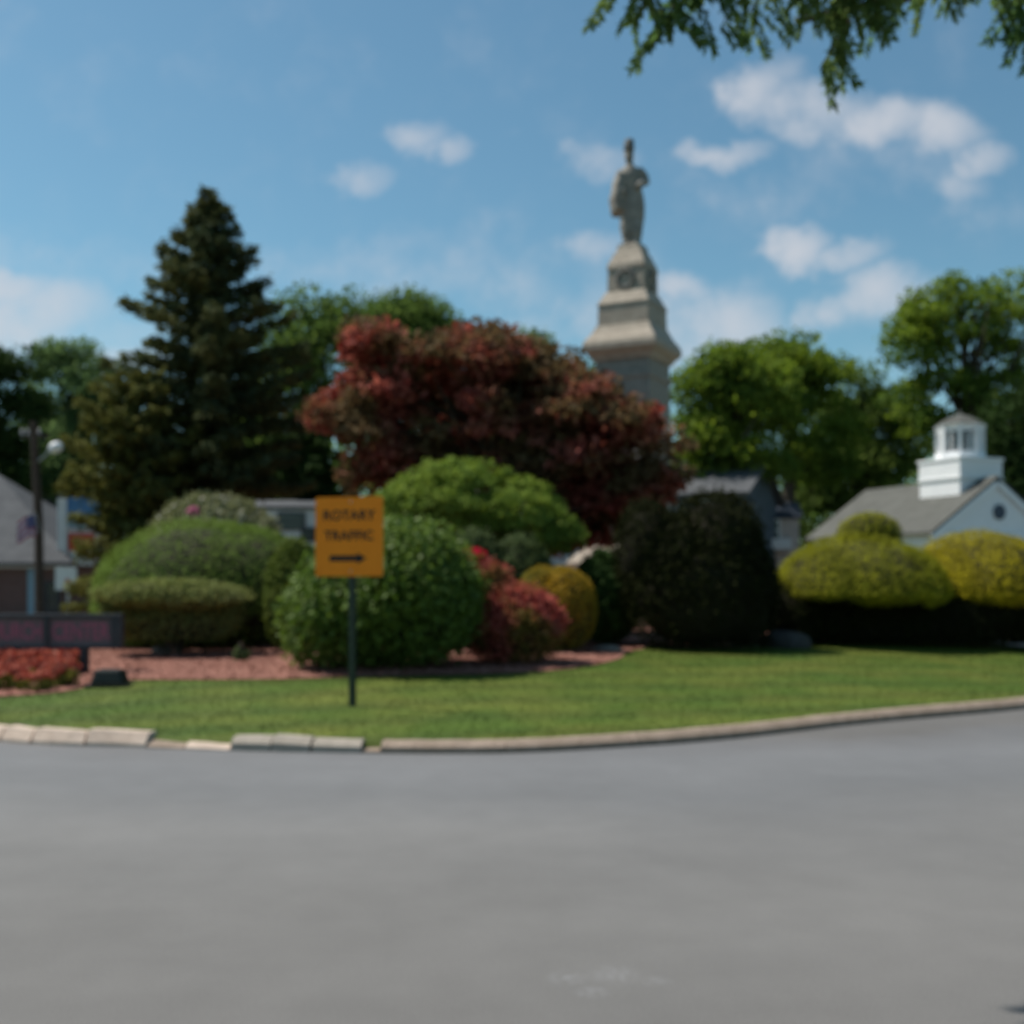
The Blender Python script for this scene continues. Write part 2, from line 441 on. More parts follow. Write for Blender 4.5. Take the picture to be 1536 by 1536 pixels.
LM = dict(
    mound=leaf_mat("mound_leaf", (.090, .145, .026), (.140, .205, .040), (.105, .150, .030), transl=.16),
    hedge=leaf_mat("hedge_leaf", (.14, .16, .045), (.24, .26, .085), (.17, .18, .07), transl=.16),
    laurel=leaf_mat("broad_leaf", (.078, .125, .022), (.145, .205, .050), (.09, .14, .026), transl=.24, rough=.55, spec=.14),
    lime=leaf_mat("lime_leaf", (.14, .205, .034), (.23, .29, .060), (.115, .175, .036), scale=1.5, transl=.3),
    sage=leaf_mat("sage_leaf", (.065, .095, .04), (.11, .14, .062), (.08, .11, .04), transl=.28),
    varieg=leaf_mat("pale_edged_leaf", (.14, .16, .075), (.34, .34, .22), (.14, .15, .065), transl=.25),
    pinkfl=leaf_mat("pink_petal", (.45, .14, .25), (.5, .2, .3), transl=.3),
    whitefl=leaf_mat("white_petal", (.42, .40, .36), (.55, .52, .46), transl=.3),
    azalea=leaf_mat("azalea_leaf", (.28, .050, .05), (.46, .14, .11), (.16, .12, .035), scale=1.6, transl=.25),
    azalea_bloom=leaf_mat("azalea_bloom", (.5, .03, .06), (.62, .06, .10), transl=.3),
    gold=leaf_mat("gold_leaf", (.28, .17, .02), (.44, .28, .04), (.20, .17, .03), scale=1.3, transl=.2),
    dark=leaf_mat("dark_leaf", (.020, .042, .012), (.040, .075, .020), (.045, .085, .02), transl=.12),
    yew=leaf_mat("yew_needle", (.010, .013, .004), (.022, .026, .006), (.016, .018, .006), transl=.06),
    goldyew=leaf_mat("golden_yew_needle", (.17, .175, .014), (.26, .26, .024), (.14, .145, .016), scale=1.6, transl=.2),
    goldyew2=leaf_mat("yellow_yew_needle", (.24, .205, .010), (.34, .29, .016), (.20, .17, .014), scale=1.6, transl=.2),
    juniper=leaf_mat("juniper_leaf", (.075, .105, .022), (.12, .15, .035), transl=.2),
    spruce=leaf_mat("spruce_needle", (.046, .064, .034), (.092, .108, .050), (.11, .112, .042), scale=.8, transl=.16),
    olive=leaf_mat("olive_needle", (.080, .088, .026), (.145, .148, .044), (.105, .105, .03), scale=.8, transl=.18),
    maple=leaf_mat("red_maple_leaf", (.165, .032, .028), (.39, .130, .10), (.13, .088, .045), scale=.9, transl=.28, lo=.42, hi=.56),
    oak=leaf_mat("fresh_green_leaf", (.10, .150, .022), (.20, .255, .045), (.080, .130, .028), scale=.35, transl=.44),
    elm=leaf_mat("mid_green_leaf", (.085, .135, .034), (.165, .215, .060), (.075, .12, .034), scale=.35, transl=.44),
    pale=leaf_mat("pale_green_leaf", (.095, .150, .062), (.15, .21, .085), (.085, .135, .055), scale=.3, transl=.42),
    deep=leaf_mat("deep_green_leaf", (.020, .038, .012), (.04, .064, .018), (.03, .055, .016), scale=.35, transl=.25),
    locust=leaf_mat("locust_leaf", (.10, .16, .055), (.18, .235, .08), (.085, .15, .05), scale=1.5, transl=.5),
    flower_red=leaf_mat("red_flower", (.30, .055, .045), (.46, .17, .12), transl=.25),
    flower_green=leaf_mat("flower_leaf", (.09, .10, .02), (.16, .15, .04), transl=.25),
    twig=mat("twigs", (.016, .013, .008), .95, (.030, .026, .014), scale=12),  # twig colour darkened so the gaps between leaves read as shade
)


# ------------------------------------------------------------------ foliage
def unit(a):
    return a / np.maximum(np.linalg.norm(a, axis=-1, keepdims=True), 1e-9)


def sph(n):
    return unit(rng.normal(size=(n, 3)))


def waves(k, f0, seed):
    r = np.random.default_rng(seed)
    D = unit(r.normal(size=(k, 3))) * (f0 * r.uniform(.7, 1.8, (k, 1))); ph = r.uniform(0, 6.28, k)
    return lambda X: np.sin(X @ D.T + ph).mean(1) * 1.6


def leaves(name, Pn, Nn, size, aspect=.55, jit=.7, tang=None, tj=.35):
    """one folded rhombus per leaf"""
    n = len(Pn)
    Nn = unit(Nn * (1 - jit) + sph(n) * jit)
    t = sph(n) if tang is None else unit(tang + sph(n) * tj)
    t = unit(t - Nn * (t * Nn).sum(1, keepdims=True)); b = np.cross(Nn, t)
    s = (np.asarray(size) * rng.uniform(.65, 1.3, n))[:, None]
    V = np.empty((n, 4, 3))
    V[:, 0] = Pn - t * s * .5
    V[:, 1] = Pn + b * s * aspect * .5 + Nn * s * .10
    V[:, 2] = Pn + t * s * .5
    V[:, 3] = Pn - b * s * aspect * .5 + Nn * s * .10
    return np_mesh(name, V.reshape(-1, 3), np.arange(n * 4).reshape(-1, 4))


def ellip_core(name, radii, bump, k, zmin, scale=.9):
    bm = bmesh.new()
    bmesh.ops.create_uvsphere(bm, u_segments=28, v_segments=18, radius=1)
    for v in bm.verts:
        d = np.array([v.co[:]]); f = (1 + bump(d * k)[0]) * scale
        v.co = Vector((v.co.x * radii[0] * f, v.co.y * radii[1] * f, max(v.co.z * radii[2] * f, zmin)))
    me = bpy.data.meshes.new(name); bm.to_mesh(me); bm.free()
    return me


def mound(name, label, cat, x, y, z0, lobes, n, size, m, group=None, amp=.06, freq=3.0, aspect=.55, jit=.55, fuzz=.06, power=2.0,
          stems=5, foot=.06, seed=1, depth=.12, thin=.5):
    """a dense shrub: lobes = [(dx, dy, dz, rx, ry, rz)] over its foot; foliage is one mesh, a solid twig core inside, darkened to read as shade"""
    root = empty(name, (x, y, z0), label, cat, group)
    Ps, Ns = [], []
    tot = sum(l[3] * l[4] + l[3] * l[5] + l[4] * l[5] for l in lobes)
    cores = []
    U = [l[6] if len(l) > 6 else 1.0 for l in lobes]; lobes = [l[:6] for l in lobes]
    for i, (dx, dy, dz, rx, ry, rz) in enumerate(lobes):
        share = (rx * ry + rx * rz + ry * rz) / tot
        k = int(n * share * 1.35)
        d = sph(k)
        if power != 2.0:
            d = d / ((np.abs(d) ** power).sum(1, keepdims=True) ** (1 / power))
        w = waves(9, freq, seed * 31 + i); w2 = waves(9, freq * 3.2, seed * 57 + i)
        f = 1 + amp * w(d) + amp * .5 * w2(d) - depth * rng.random(k) ** 2 + fuzz * rng.random(k) ** 5
        rad = np.array([rx, ry, rz]); c = np.array([dx, dy, dz])
        p = d * rad * f[:, None]; p[:, 2] = np.where(p[:, 2] < 0, p[:, 2] * U[i], p[:, 2]); p = p + c
        nn = unit(d / rad)
        keep = p[:, 2] > foot
        keep &= rng.random(k) < np.where(d[:, 2] < .05, thin + (1 - thin) * np.clip(1 + (d[:, 2] - .05) / .35, 0, 1), 1.0)
        for j, (ax, ay, az, bx, by, bz) in enumerate(lobes):
            if j != i:
                q = ((p - np.array([ax, ay, az])) / np.array([bx, by, bz]))
                keep &= (q ** 2).sum(1) > .82
        Ps.append(p[keep]); Ns.append(unit(nn[keep] + np.array([0, 0, .45])))
        cores.append((dx, dy, dz, rx, ry, rz, w, U[i]))
    Pn = np.concatenate(Ps); Nn = np.concatenate(Ns)
    link("foliage", leaves("foliage", Pn, Nn, size, aspect, jit), m, root)
    bm = bmesh.new()
    for (dx, dy, dz, rx, ry, rz, w, un) in cores:
        g = bmesh.ops.create_uvsphere(bm, u_segments=24, v_segments=16, radius=1)
        for v in g['verts']:
            d = np.array([v.co[:]])
            if power != 2.0: d = d / ((np.abs(d) ** power).sum() ** (1 / power))
            f = (1 + amp * w(d)[0]) * (.97 - depth * .75)
            v.co = Vector((d[0, 0] * rx * f + dx, d[0, 1] * ry * f + dy, max(d[0, 2] * rz * f * (un if d[0, 2] < 0 else 1) + dz, foot + .02)))
    bm_obj("shaded_twig_core", bm, LM['twig'], root, smooth=True)
    bm = bmesh.new()
    l = lobes[0]
    for s in range(stems):
        a = 6.283 * s / stems + seed; rr = .25 * min(l[3], l[4])
        tube(bm, [(l[0] * .4 + math.cos(a) * rr * .4, l[1] * .4 + math.sin(a) * rr * .4, -.1),
                  (l[0] + math.cos(a) * rr, l[1] + math.sin(a) * rr, max(l[2], .3))], [.035, .02], 6)
    bm_obj("stem", bm, M['bark'], root)
    return root


def cloud_points(ells, n, shell=.55):
    """random points inside a union of ellipsoids, mostly near their skins; returns points and outward directions"""
    vol = np.array([e[3] * e[4] * e[5] for e in ells]) ** (2 / 3); vol /= vol.sum()
    idx = rng.choice(len(ells), n, p=vol)
    E = np.array(ells)[idx]
    d = sph(n); r = shell + (1 - shell) * rng.random(n) ** .6
    return E[:, :3] + d * E[:, 3:] * r[:, None], d


def tree(name, label, cat, base, ells, n_clump, per, size, m, bark, trunk_r=.3, clump_r=.9, group=None, flat=.7, shell=.5, fork=None,
         limbs=26, jit=.75, aspect=.6, updir=.35, min_z=None):
    """trunk and limbs that run out to leaf clumps spread through the crown's ellipsoids (world coordinates)"""
    b = Vector(base)
    root = empty(name, b, label, cat, group)
    E = [(e[0] - b.x, e[1] - b.y, e[2] - b.z, e[3], e[4], e[5]) for e in ells]
    C, D = cloud_points(E, n_clump, shell)
    if min_z is not None: C[:, 2] = np.maximum(C[:, 2], min_z)
    rc = clump_r * rng.uniform(.55, 1.25, n_clump)
    k = np.maximum((per * (rc / clump_r) ** 2).astype(int), 8)
    idx = np.repeat(np.arange(n_clump), k)
    d = sph(len(idx)); d[:, 2] = np.where(d[:, 2] < -.2, d[:, 2] * .4, d[:, 2]); d = unit(d)
    rr = rc[idx] * (.45 + .6 * rng.random(len(idx)))
    p = C[idx] + d * rr[:, None] * np.array([1, 1, flat])
    nn = unit(d * .7 + D[idx] * .4 + np.array([0, 0, updir]))
    link("crown", leaves("crown", p, nn, size, aspect, jit), m, root)
    bm = bmesh.new()
    cen = np.mean(np.array(E)[:, :3], 0); top = max(e[2] + e[5] * .55 for e in E)
    fz = fork if fork is not None else max(min(e[2] - e[5] * .6 for e in E), .6)
    tx, ty = cen[0] * .35, cen[1] * .35
    lean = [(0, 0, -.3), (0, 0, .15), (tx * .3, ty * .3, fz * .55), (tx * .7, ty * .7, fz), (cen[0] * .8, cen[1] * .8, (fz + top) * .5),
            (cen[0], cen[1], top)]
    tube(bm, lean, [trunk_r * 1.5, trunk_r * 1.15, trunk_r, trunk_r * .8, trunk_r * .45, trunk_r * .1], 10)
    for i in rng.permutation(n_clump)[:limbs]:
        c = Vector(C[i]); t = random.uniform(.1, .8)
        s = Vector(lean[3]).lerp(Vector(lean[5]), t * max(0.0, min(1.0, (c.z - fz) / max(top - fz, .1))))
        mid = s.lerp(c, .5) + Vector((random.uniform(-.2, .2), random.uniform(-.2, .2), random.uniform(-.1, .35))) * clump_r
        r0 = trunk_r * random.uniform(.2, .38)
        tube(bm, [s, mid, c], [r0, r0 * .6, r0 * .18], 6)
    bm_obj("trunk", bm, bark, root, smooth=True)
    return root


def conifer(name, label, base, H, prof, m, whorl=.34, per=11, needle=.26, droop=.25, dens=70, group=None, lean=0.0, trunk_r=.22, z0=.5, w=.22):
    """whorls of drooping branches, each a flat spray of needle twigs; prof(t) = branch length at height fraction t"""
    root = empty(name, base, label, "tree", group)
    bm = bmesh.new()
    tube(bm, [(0, 0, -.3), (0, 0, H * .4), (lean, 0, H * .98)], [trunk_r * 1.3, trunk_r * .75, .015], 10)
    Pn, Tn, Nn = [], [], []
    z = z0; az0 = 0
    while z < H * .985:
        t = z / H; Lz = prof(t); az0 += 2.4
        nb = max(5, int(per * (.55 + .45 * (1 - t))))
        for k in range(nb):
            a = az0 + 6.283 * k / nb + random.uniform(-.25, .25)
            Lb = Lz * random.choice((random.uniform(.55, .9), random.uniform(.85, 1.1), random.uniform(1.0, 1.14)))
            zz = z + random.uniform(-.16, .16)
            out = np.array([math.cos(a), math.sin(a), 0.]); side = np.array([-out[1], out[0], 0.])
            rise = (.55 * t - .02 + random.uniform(-.06, .12)) * Lb
            dr = droop * (1 - t * .8)

            def at(s):
                return np.array([lean * t, 0, zz]) + out * (Lb * s)[:, None] + np.array([0, 0, 1.]) * (rise * s - dr * Lb * (s - .1) * s * (1.25 - s * .75))[:, None]
            pts = at(np.linspace(.03, 1, 5))
            tube(bm, [tuple(q) for q in pts], [.035 * (1 - t) + .012, .028 * (1 - t) + .01, .02 * (1 - t) + .007, .012, .004], 5)
            q = int(dens * max(Lb, .16))
            s = rng.random(q) ** .62
            wid = (w * min(1, Lb + .25) + .30 * Lb * (1 - s) * (.35 + s)) * rng.uniform(-1, 1, q)
            p = at(s) + side * wid[:, None] + np.array([0, 0, 1.]) * (rng.normal(0, .05, q) - np.abs(wid) * .22 - .12 * rng.random(q) ** 2)[:, None]
            Pn.append(p); Tn.append(out * .9 + side * np.sign(wid)[:, None] * .55 + np.array([0, 0, -.12 + .4 * t]))
            Nn.append(np.tile(np.array([0, 0, 1.]) + out * .25, (q, 1)))
        z += whorl * (1.05 - .45 * t)
    link("crown", leaves("crown", np.concatenate(Pn), np.concatenate(Nn), needle, .30, .5, np.concatenate(Tn), .45), m, root)
    bm_obj("trunk", bm, M['bark'], root)
    return root


# ------------------------------------------------------------------ ground
def catmull(pts, per=14, closed=True):
    pts = [np.array(p, float) for p in pts]; n = len(pts); out = []
    for i in range(n if closed else n - 1):
        p0, p1, p2, p3 = (pts[(i + j - 1) % n] for j in range(4))
        for k in range(per):
            t = k / per
            out.append(.5 * ((2 * p1) + (-p0 + p2) * t + (2 * p0 - 5 * p1 + 4 * p2 - p3) * t ** 2 + (-p0 + 3 * p1 - 3 * p2 + p3) * t ** 3))
    return np.array(out)


def gp(px, py, z=0.0):
    Y = F * (CH - z) / (py - HZ)
    return ((px - CX) / F * Y, Y)


EDGE = catmull([(-16, 26), (-14, 20), (-11.3, 15.6), (-8.2, 12.6), gp(0, 1113), gp(190, 1121), gp(340, 1126), gp(540, 1130), gp(760, 1130),
                gp(950, 1120), gp(1100, 1108), gp(1300, 1085), gp(1536, 1063), (9.2, 15.9), (12.0, 19), (14.2, 24), (14.5, 31), (10, 40), (0, 44), (-11, 39), (-15.5, 33)])
CEN = np.array([-.5, 25.0])


def edge_dist(x, y):
    """distance inside the island's edge"""
    p = np.stack([np.asarray(x, float).ravel(), np.asarray(y, float).ravel()], 1)
    d = np.sqrt(((p[:, None, :] - EDGE[None]) ** 2).sum(2)).min(1)
    return d.reshape(np.shape(x))


def ground_h(x, y):
    d = np.clip(edge_dist(x, y), 0, 30)
    s = np.clip(d / 6.0, 0, 1); s = s * s * (3 - 2 * s)
    return .085 + .24 * s + .012 * np.clip(d - 6, 0, 12)


def gz(x, y):
    return float(ground_h(np.array([x]), np.array([y]))[0])


def gpi(px, py):
    """ground point on the raised island seen at that pixel"""
    z = .2
    for _ in range(12):
        x, y = gp(px, py, z); z = .5 * z + .5 * gz(x, y)
    return (x, y)


def inside(poly, x, y):
    x = np.asarray(x); y = np.asarray(y); r = np.zeros(x.shape, bool)
    x0, y0 = poly[:, 0], poly[:, 1]; x1, y1 = np.roll(x0, -1), np.roll(y0, -1)
    for a, b, c, d in zip(x0, y0, x1, y1):
        if b == d: continue
        hit = ((b > y) != (d > y)) & (x < (c - a) * (y - b) / (d - b) + a); r ^= hit
    return r


def ring_sheet(name, bound, cen, rings, off, skirt=None):
    n = len(bound); V = []; fr = np.linspace(1, 0, rings) ** .8
    for f in fr[:-1]:
        q = cen + (bound - cen) * f
        V.append(np.column_stack([q, ground_h(q[:, 0], q[:, 1]) + off]))
    V.append(np.array([[cen[0], cen[1], gz(*cen) + off]]))
    V = np.concatenate(V); Fc = []
    for r in range(rings - 2):
        for k in range(n):
            Fc.append((r * n + k, r * n + (k + 1) % n, (r + 1) * n + (k + 1) % n, (r + 1) * n + k))
    me = bpy.data.meshes.new(name); last = (rings - 2) * n
    Fl = [tuple(f) for f in Fc] + [(last + k, last + (k + 1) % n, last + n) for k in range(n)]
    V = V.tolist()
    if skirt is not None:
        b0 = len(V)
        V += [[p[0], p[1], skirt] for p in bound]
        Fl += [(b0 + k, b0 + (k + 1) % n, (k + 1) % n, k) for k in range(n)]
    me.from_pydata(V, [], Fl); me.update(); me.shade_smooth()
    return me


bm = bmesh.new()
bmesh.ops.create_circle(bm, cap_ends=True, segments=64, radius=700)
tag(bm_obj("ground", bm, M['soil'], loc=(0, 30, -.012)), kind='structure')
bm = bmesh.new()
bmesh.ops.create_circle(bm, cap_ends=True, segments=96, radius=31)
bmesh.ops.scale(bm, vec=(1.25, 1, 1), verts=bm.verts)
tag(bm_obj("road", bm, M['asphalt'], loc=(0, 22, 0)), kind='structure')

inner = CEN + (EDGE - CEN) * (1 - .13 / np.linalg.norm(EDGE - CEN, axis=1, keepdims=True))
tag(link("lawn", ring_sheet("lawn", inner, CEN, 40, 0, -.05), M['turf']), kind='structure')

MUL = [gpi(*p) for p in [(-150, 1056), (-60, 1050), (0, 1046), (60, 1042), (108, 1036), (138, 1025), (200, 1021), (300, 1021), (400, 1020), (480, 1018),
                         (560, 1016), (700, 1013), (800, 1009), (870, 1002), (925, 990), (948, 977), (1000, 971), (1080, 969), (1200, 966),
                         (1300, 963), (1400, 960)]]
MUL += [(9.2, 24.5), (8, 31), (3, 37), (-5, 37), (-11, 31), (-12.5, 23), (-10.5, 18)]
MULCH = catmull(MUL, 8)
MC = np.array([-1.0, 23.0])
tag(link("mulch_bed", ring_sheet("mulch_bed", MULCH, MC, 30, .018, None), M['mulch']), kind='structure')

PATH = catmull([gpi(1425, 956), gpi(1536, 974), (9.6, 18.4), (11.5, 18.9), (11.5, 20.2), gpi(1536, 962), gpi(1430, 950)], 8)
tag(link("footpath", ring_sheet("footpath", PATH, PATH.mean(0), 6, .03, None), M['path']), kind='structure')

# short grass on the part of the lawn near the road
n = 230000
gx = rng.uniform(-7.5, 10.5, n); gy = rng.uniform(9.9, 24, n)
keep = inside(inner, gx, gy) & ~inside(MULCH, gx, gy) & (np.abs(gx) < gy * .52) & ~inside(PATH, gx, gy)
gx, gy = gx[keep], gy[keep]
zz = ground_h(gx, gy); k = len(gx)
a = rng.uniform(0, 6.28, k); hh = rng.uniform(.012, .030, k); ww = .007
t = np.column_stack([np.cos(a), np.sin(a), np.zeros(k)])
b0 = np.column_stack([gx, gy, zz - .004])
V = np.stack([b0 - t * ww, b0 + t * ww, b0 + np.column_stack([rng.normal(0, .022, k), rng.normal(0, .022, k), hh])], 1)
tag(link("grass", np_mesh("grass", V.reshape(-1, 3), np.arange(k * 3).reshape(-1, 3)), M['blades']), 'short mown grass of the rotary lawn', 'grass', kind='stuff')

n = 26000
gx = rng.uniform(-8, 3, n); gy = rng.uniform(13, 22, n)
keep = inside(MULCH, gx, gy) & (np.abs(gx) < gy * .5); gx, gy = gx[keep], gy[keep]; k = len(gx)
me = leaves("mulch_chips", np.column_stack([gx, gy, ground_h(gx, gy) + .026]), np.tile([0, 0, 1.], (k, 1)), .06, .45, .4)
tag(link("mulch_chips", me, M['chip']), 'loose reddish bark chips on the planting bed', 'mulch', kind='stuff')

# ------------------------------------------------------------------ kerb stones
i0 = 3 * 14
seg = EDGE[i0 - 14:i0 + 12 * 14]
spx = CX + seg[:, 0] / seg[:, 1] * F
KG = "kerb stones round the rotary lawn"
STONES = [(-95, -3, .14, 'kerb_warm', 'warm buff kerb stone cut by the left edge of the picture'),
          (1, 43, .14, 'kerb_warm', 'short buff kerb stone nearest the left edge in full view'),
          (47, 124, .14, 'kerb_warm', 'buff kerb stone in front of the flower bed and message sign'),
          (128, 217, .145, 'kerb_warm', 'last raised buff kerb stone before the two sunken ones'),
          (219, 274, .055, 'kerb_tan', 'left one of two sunken kerb stones level with the turf'),
          (277, 343, .055, 'kerb_warm', 'right one of two sunken kerb stones level with the turf'),
          (346, 405, .13, 'kerb_grey', 'pale grey kerb stone rising just right of the sunken stones'),
          (407, 464, .135, 'kerb_grey', 'grey kerb stone left of the tilted one below the orange sign'),
          (468, 541, .11, 'kerb_grey', 'low grey kerb stone with a gap on its right, below the orange sign'),
          (543, 569, .035, 'kerb_tan', 'small sunk kerb stone filling the gap below the orange sign'),
          (571, 758, .105, 'kerb_tan', 'long kerb stone starting right of the gap, below the round leafy bush'),
          (759.5, 948, .105, 'kerb_tan', 'long kerb stone in front of the red azalea'),
          (949.5, 1128, .11, 'kerb_tan', 'long tan kerb stone in front of the dark tall yew'),
          (1129.5, 1316, .11, 'kerb_tan', 'long tan kerb stone in front of the topknot yew'),
          (1317.5, 1500, .115, 'kerb_tan', 'long tan kerb stone in front of the yellow yew'),
          (1501.5, 1760, .115, 'kerb_tan', 'tan kerb stone cut by the right edge of the picture')]
for i, (a, b, h, mk, lab) in enumerate(STONES):
    k = max(2, int((b - a) / 22))
    xs = np.interp(np.linspace(a, b, k + 1), spx, seg[:, 0]); ys = np.interp(np.linspace(a, b, k + 1), spx, seg[:, 1])
    tx, ty = np.gradient(xs), np.gradient(ys); ln = np.hypot(tx, ty); nx, ny = -ty / ln, tx / ln
    c = Vector((xs.mean(), ys.mean(), 0)); bm = bmesh.new(); rings = []
    tilt = random.uniform(-.012, .012) if i < 9 else random.uniform(-.003, .003); dep = .22
    for q in range(k + 1):
        hq = h + tilt * (q / k * 2 - 1) + random.uniform(-.003, .003)
        x, y = xs[q] - c.x, ys[q] - c.y
        sl = .055 if (i < 6 and h > .1) else 0.0
        fz_ = .25 if i < 6 else .55
        prof = [(0, -.06), (.006, hq * fz_), (.075, hq), (dep - .02, hq - .002), (dep, hq - .02), (dep, -.06)]
        rings.append([bm.verts.new((x + nx[q] * d, y + ny[q] * d, z)) for d, z in prof])
    for q in range(k):
        for j in range(5):
            bm.faces.new((rings[q][j], rings[q + 1][j], rings[q + 1][j + 1], rings[q][j + 1]))
    bm.faces.new(rings[0]); bm.faces.new(rings[-1][::-1])
    tag(bm_obj("kerb_stone", bm, M[mk], loc=c), lab, "kerb stone", KG)


# ------------------------------------------------------------------ monument
MX, MY = (949 - CX) / F * 30.0, 30.0
MROT = R(-28)
MG = gz(MX, MY)
mon = empty("monument", (MX, MY, MG), "tall grey granite stepped pedestal carrying the soldier statue", "monument", rz=MROT)


def tier(name, secs, m, bev=.02):
    bm = bmesh.new()
    sections(bm, [(z - MG, w / 2, w / 2) for z, w in secs])
    es = [e for e in bm.edges if len(e.link_faces) == 2 and e.calc_face_angle(0) > .6]
    bmesh.ops.bevel(bm, geom=es, offset=bev, segments=2, profile=.5, affect='EDGES', clamp_overlap=True)
    return bm_obj(name, bm, m, mon)


def zy(py): return CH + (HZ - py) / F * 30.0


tier("step", [(.2, 4.4), (.72, 4.4)], M['granite'])
tier("step", [(.72, 3.6), (1.12, 3.6)], M['granite'])
tier("plinth", [(1.12, 2.75), (2.05, 2.75), (2.12, 2.65), (2.45, 2.05), (2.72, 1.78)], M['granite'])
die = tier("die", [(2.72, 1.62), (zy(575), 1.58), (zy(574), 1.66), (zy(566), 1.66), (zy(565), 1.56), (zy(546), 1.55)], M['granite_shaded'], .012)
tier("cornice", [(zy(546), 1.66), (zy(540), 1.76), (zy(534), 1.98), (zy(530), 2.08), (zy(523), 2.08), (zy(516), 1.98), (zy(508), 1.76), (zy(500), 1.6), (zy(494), 1.52)], M['granite'], .012)
tier("middle_block", [(zy(494), 1.45), (zy(464), 1.42)], M['granite'], .02)
tier("moulding", [(zy(464), 1.46), (zy(461), 1.46), (zy(456), 1.36), (zy(443), 1.13)], M['granite'], .012)
ub = tier("upper_block", [(zy(443), 1.05), (zy(408), 1.03)], M['granite'], .02)
tier("cap", [(zy(408), 1.08), (zy(404), 1.07), (zy(396), .98), (zy(390), .86), (zy(384), .80), (zy(382), .70), (zy(372), .62), (zy(369), .58)], M['granite'], .012)
# round wreath medallion on the shaded front and on the right face
for f in range(2):
    bm = bmesh.new()
    n1, n2 = 26, 8; vs = []
    for i in range(n1):
        a = 6.283 * i / n1; row = []
        for j in range(n2):
            b = 6.283 * j / n2; rr = .23 + .055 * math.cos(b) * (1 + .18 * math.sin(a * 9))
            p = Vector((rr * math.cos(a), -.53 - .05 * math.sin(b), rr * math.sin(a)))
            if f: p = Matrix.Rotation(R(90), 3, 'Z') @ p
            row.append(bm.verts.new(p))
        vs.append(row)
    for i in range(n1):
        for j in range(n2):
            bm.faces.new((vs[i][j], vs[(i + 1) % n1][j], vs[(i + 1) % n1][(j + 1) % n2], vs[i][(j + 1) % n2]))
    bm_obj("wreath", bm, M['bronze'], ub, loc=(0, 0, zy(425) - MG), smooth=True)
bm = bmesh.new()
for s, (hx, hz) in enumerate([(1.18, .05), (.05, 2.2)]):
    for q in (-1, 1):
        if s == 0: box(bm, (0, -.80, 4.7 - MG + q * 1.1), (hx, .03, hz))
        else: box(bm, (q * .565, -.80, 4.7 - MG), (hx, .03, hz - .05))
bm_obj("panel_frame", bm, M['granite_shaded'], die)

# the standing soldier: one body grown together from sections and limbs, then remeshed
SX = lambda px: (px - 946.5) / 55.0
SZ = lambda py: (370 - py) / 55.0
bm = bmesh.new()


def blob(secs, seg=20):
    sections(bm, [(SZ(y), (b - a) / 110.0, (b - a) / 110.0 * dp, SX((a + b) / 2), cy) for (y, a, b, dp, cy) in secs], seg)


blob([(352, 934, 962.5, .70, -.02), (340, 931, 965, .70, 0), (326, 929, 967, .66, 0), (312, 928, 967.5, .64, 0), (298, 928, 966, .62, 0), (286, 929, 963, .60, 0), (275, 928, 962, .62, -.02),
      (264, 928, 962, .64, -.02), (257, 929.5, 960.5, .64, 0), (253, 933, 957, .70, 0), (250, 938, 952, .85, 0), (248, 939, 951, .9, 0)])
blob([(250, 939.5, 949.5, 1, 0), (246, 939, 949.5, 1.05, -.01), (240, 937.5, 950, 1.15, -.02), (232, 936.5, 950.5, 1.2, -.02), (226, 936.5, 950.5, 1.2, 0), (222, 938, 950, 1.1, 0)])


def limb(pts, rad):
    tube(bm, [(SX(x), y, SZ(z)) for x, y, z in pts], rad, 12)


limb([(939, 0, 338), (940.5, -.03, 352), (941, .02, 366), (941, .02, 371)], [.19, .155, .125, .12])
limb([(955, -.04, 338), (955, -.1, 352), (954.5, -.06, 366), (954.5, -.06, 371)], [.19, .155, .125, .12])
limb([(940, .05, 368), (938, -.24, 369.5)], [.11, .08])
limb([(955, 0, 368), (956, -.34, 369.5)], [.11, .08])
limb([(956, 0, 257), (964, .02, 264), (969.5, .03, 273)], [.15, .14, .115])
limb([(969.5, .03, 273), (962, -.2, 281), (955, -.3, 287)], [.115, .10, .075])
limb([(933, 0, 258), (928, -.04, 270), (926, -.06, 284)], [.15, .14, .12])
limb([(926, -.06, 284), (931, -.25, 291), (937, -.34, 293)], [.12, .10, .08])
# cape falling over the left shoulder
limb([(934, .04, 257), (928, .1, 275), (924.5, .12, 298), (924.5, .10, 322)], [.15, .19, .21, .15])
limb([(930, -.12, 262), (928, -.22, 280), (927, -.24, 300), (928, -.22, 320)], [.11, .13, .15, .12])
limb([(942, -.18, 242), (942, -.235, 238), (942, -.2, 233)], [.03, .035, .02])          # nose
me = bpy.data.meshes.new("body"); bm.to_mesh(me); bm.free()
tmp = bpy.data.objects.new("tmp", me); COL.objects.link(tmp)
md = tmp.modifiers.new("r", 'REMESH'); md.mode = 'VOXEL'; md.voxel_size = .03
ms = tmp.modifiers.new("s", 'SMOOTH'); ms.factor = .5; ms.iterations = 4
body = bpy.data.meshes.new_from_object(tmp.evaluated_get(bpy.context.evaluated_depsgraph_get()))
bpy.data.objects.remove(tmp); body.shade_smooth(); body.materials.clear()
statue = empty("soldier_statue", (0, 0, 0), "weathered granite statue of a soldier in cape and cap atop the pedestal", "statue")
statue.location = ((946.5 - CX) / F * 30, 30, zy(369.5))
statue.rotation_euler = (0, 0, R(-6))
link("body", body, M['statue'], statue)
bm = bmesh.new()
sections(bm, [(SZ(228), .135, .155, -.055, -.01), (SZ(222), .145, .165, -.055, -.01), (SZ(215), .135, .15, -.05, 0), (SZ(210.5), .12, .13, -.045, .01), (SZ(209.5), .09, .1, -.045, .01)], 18)
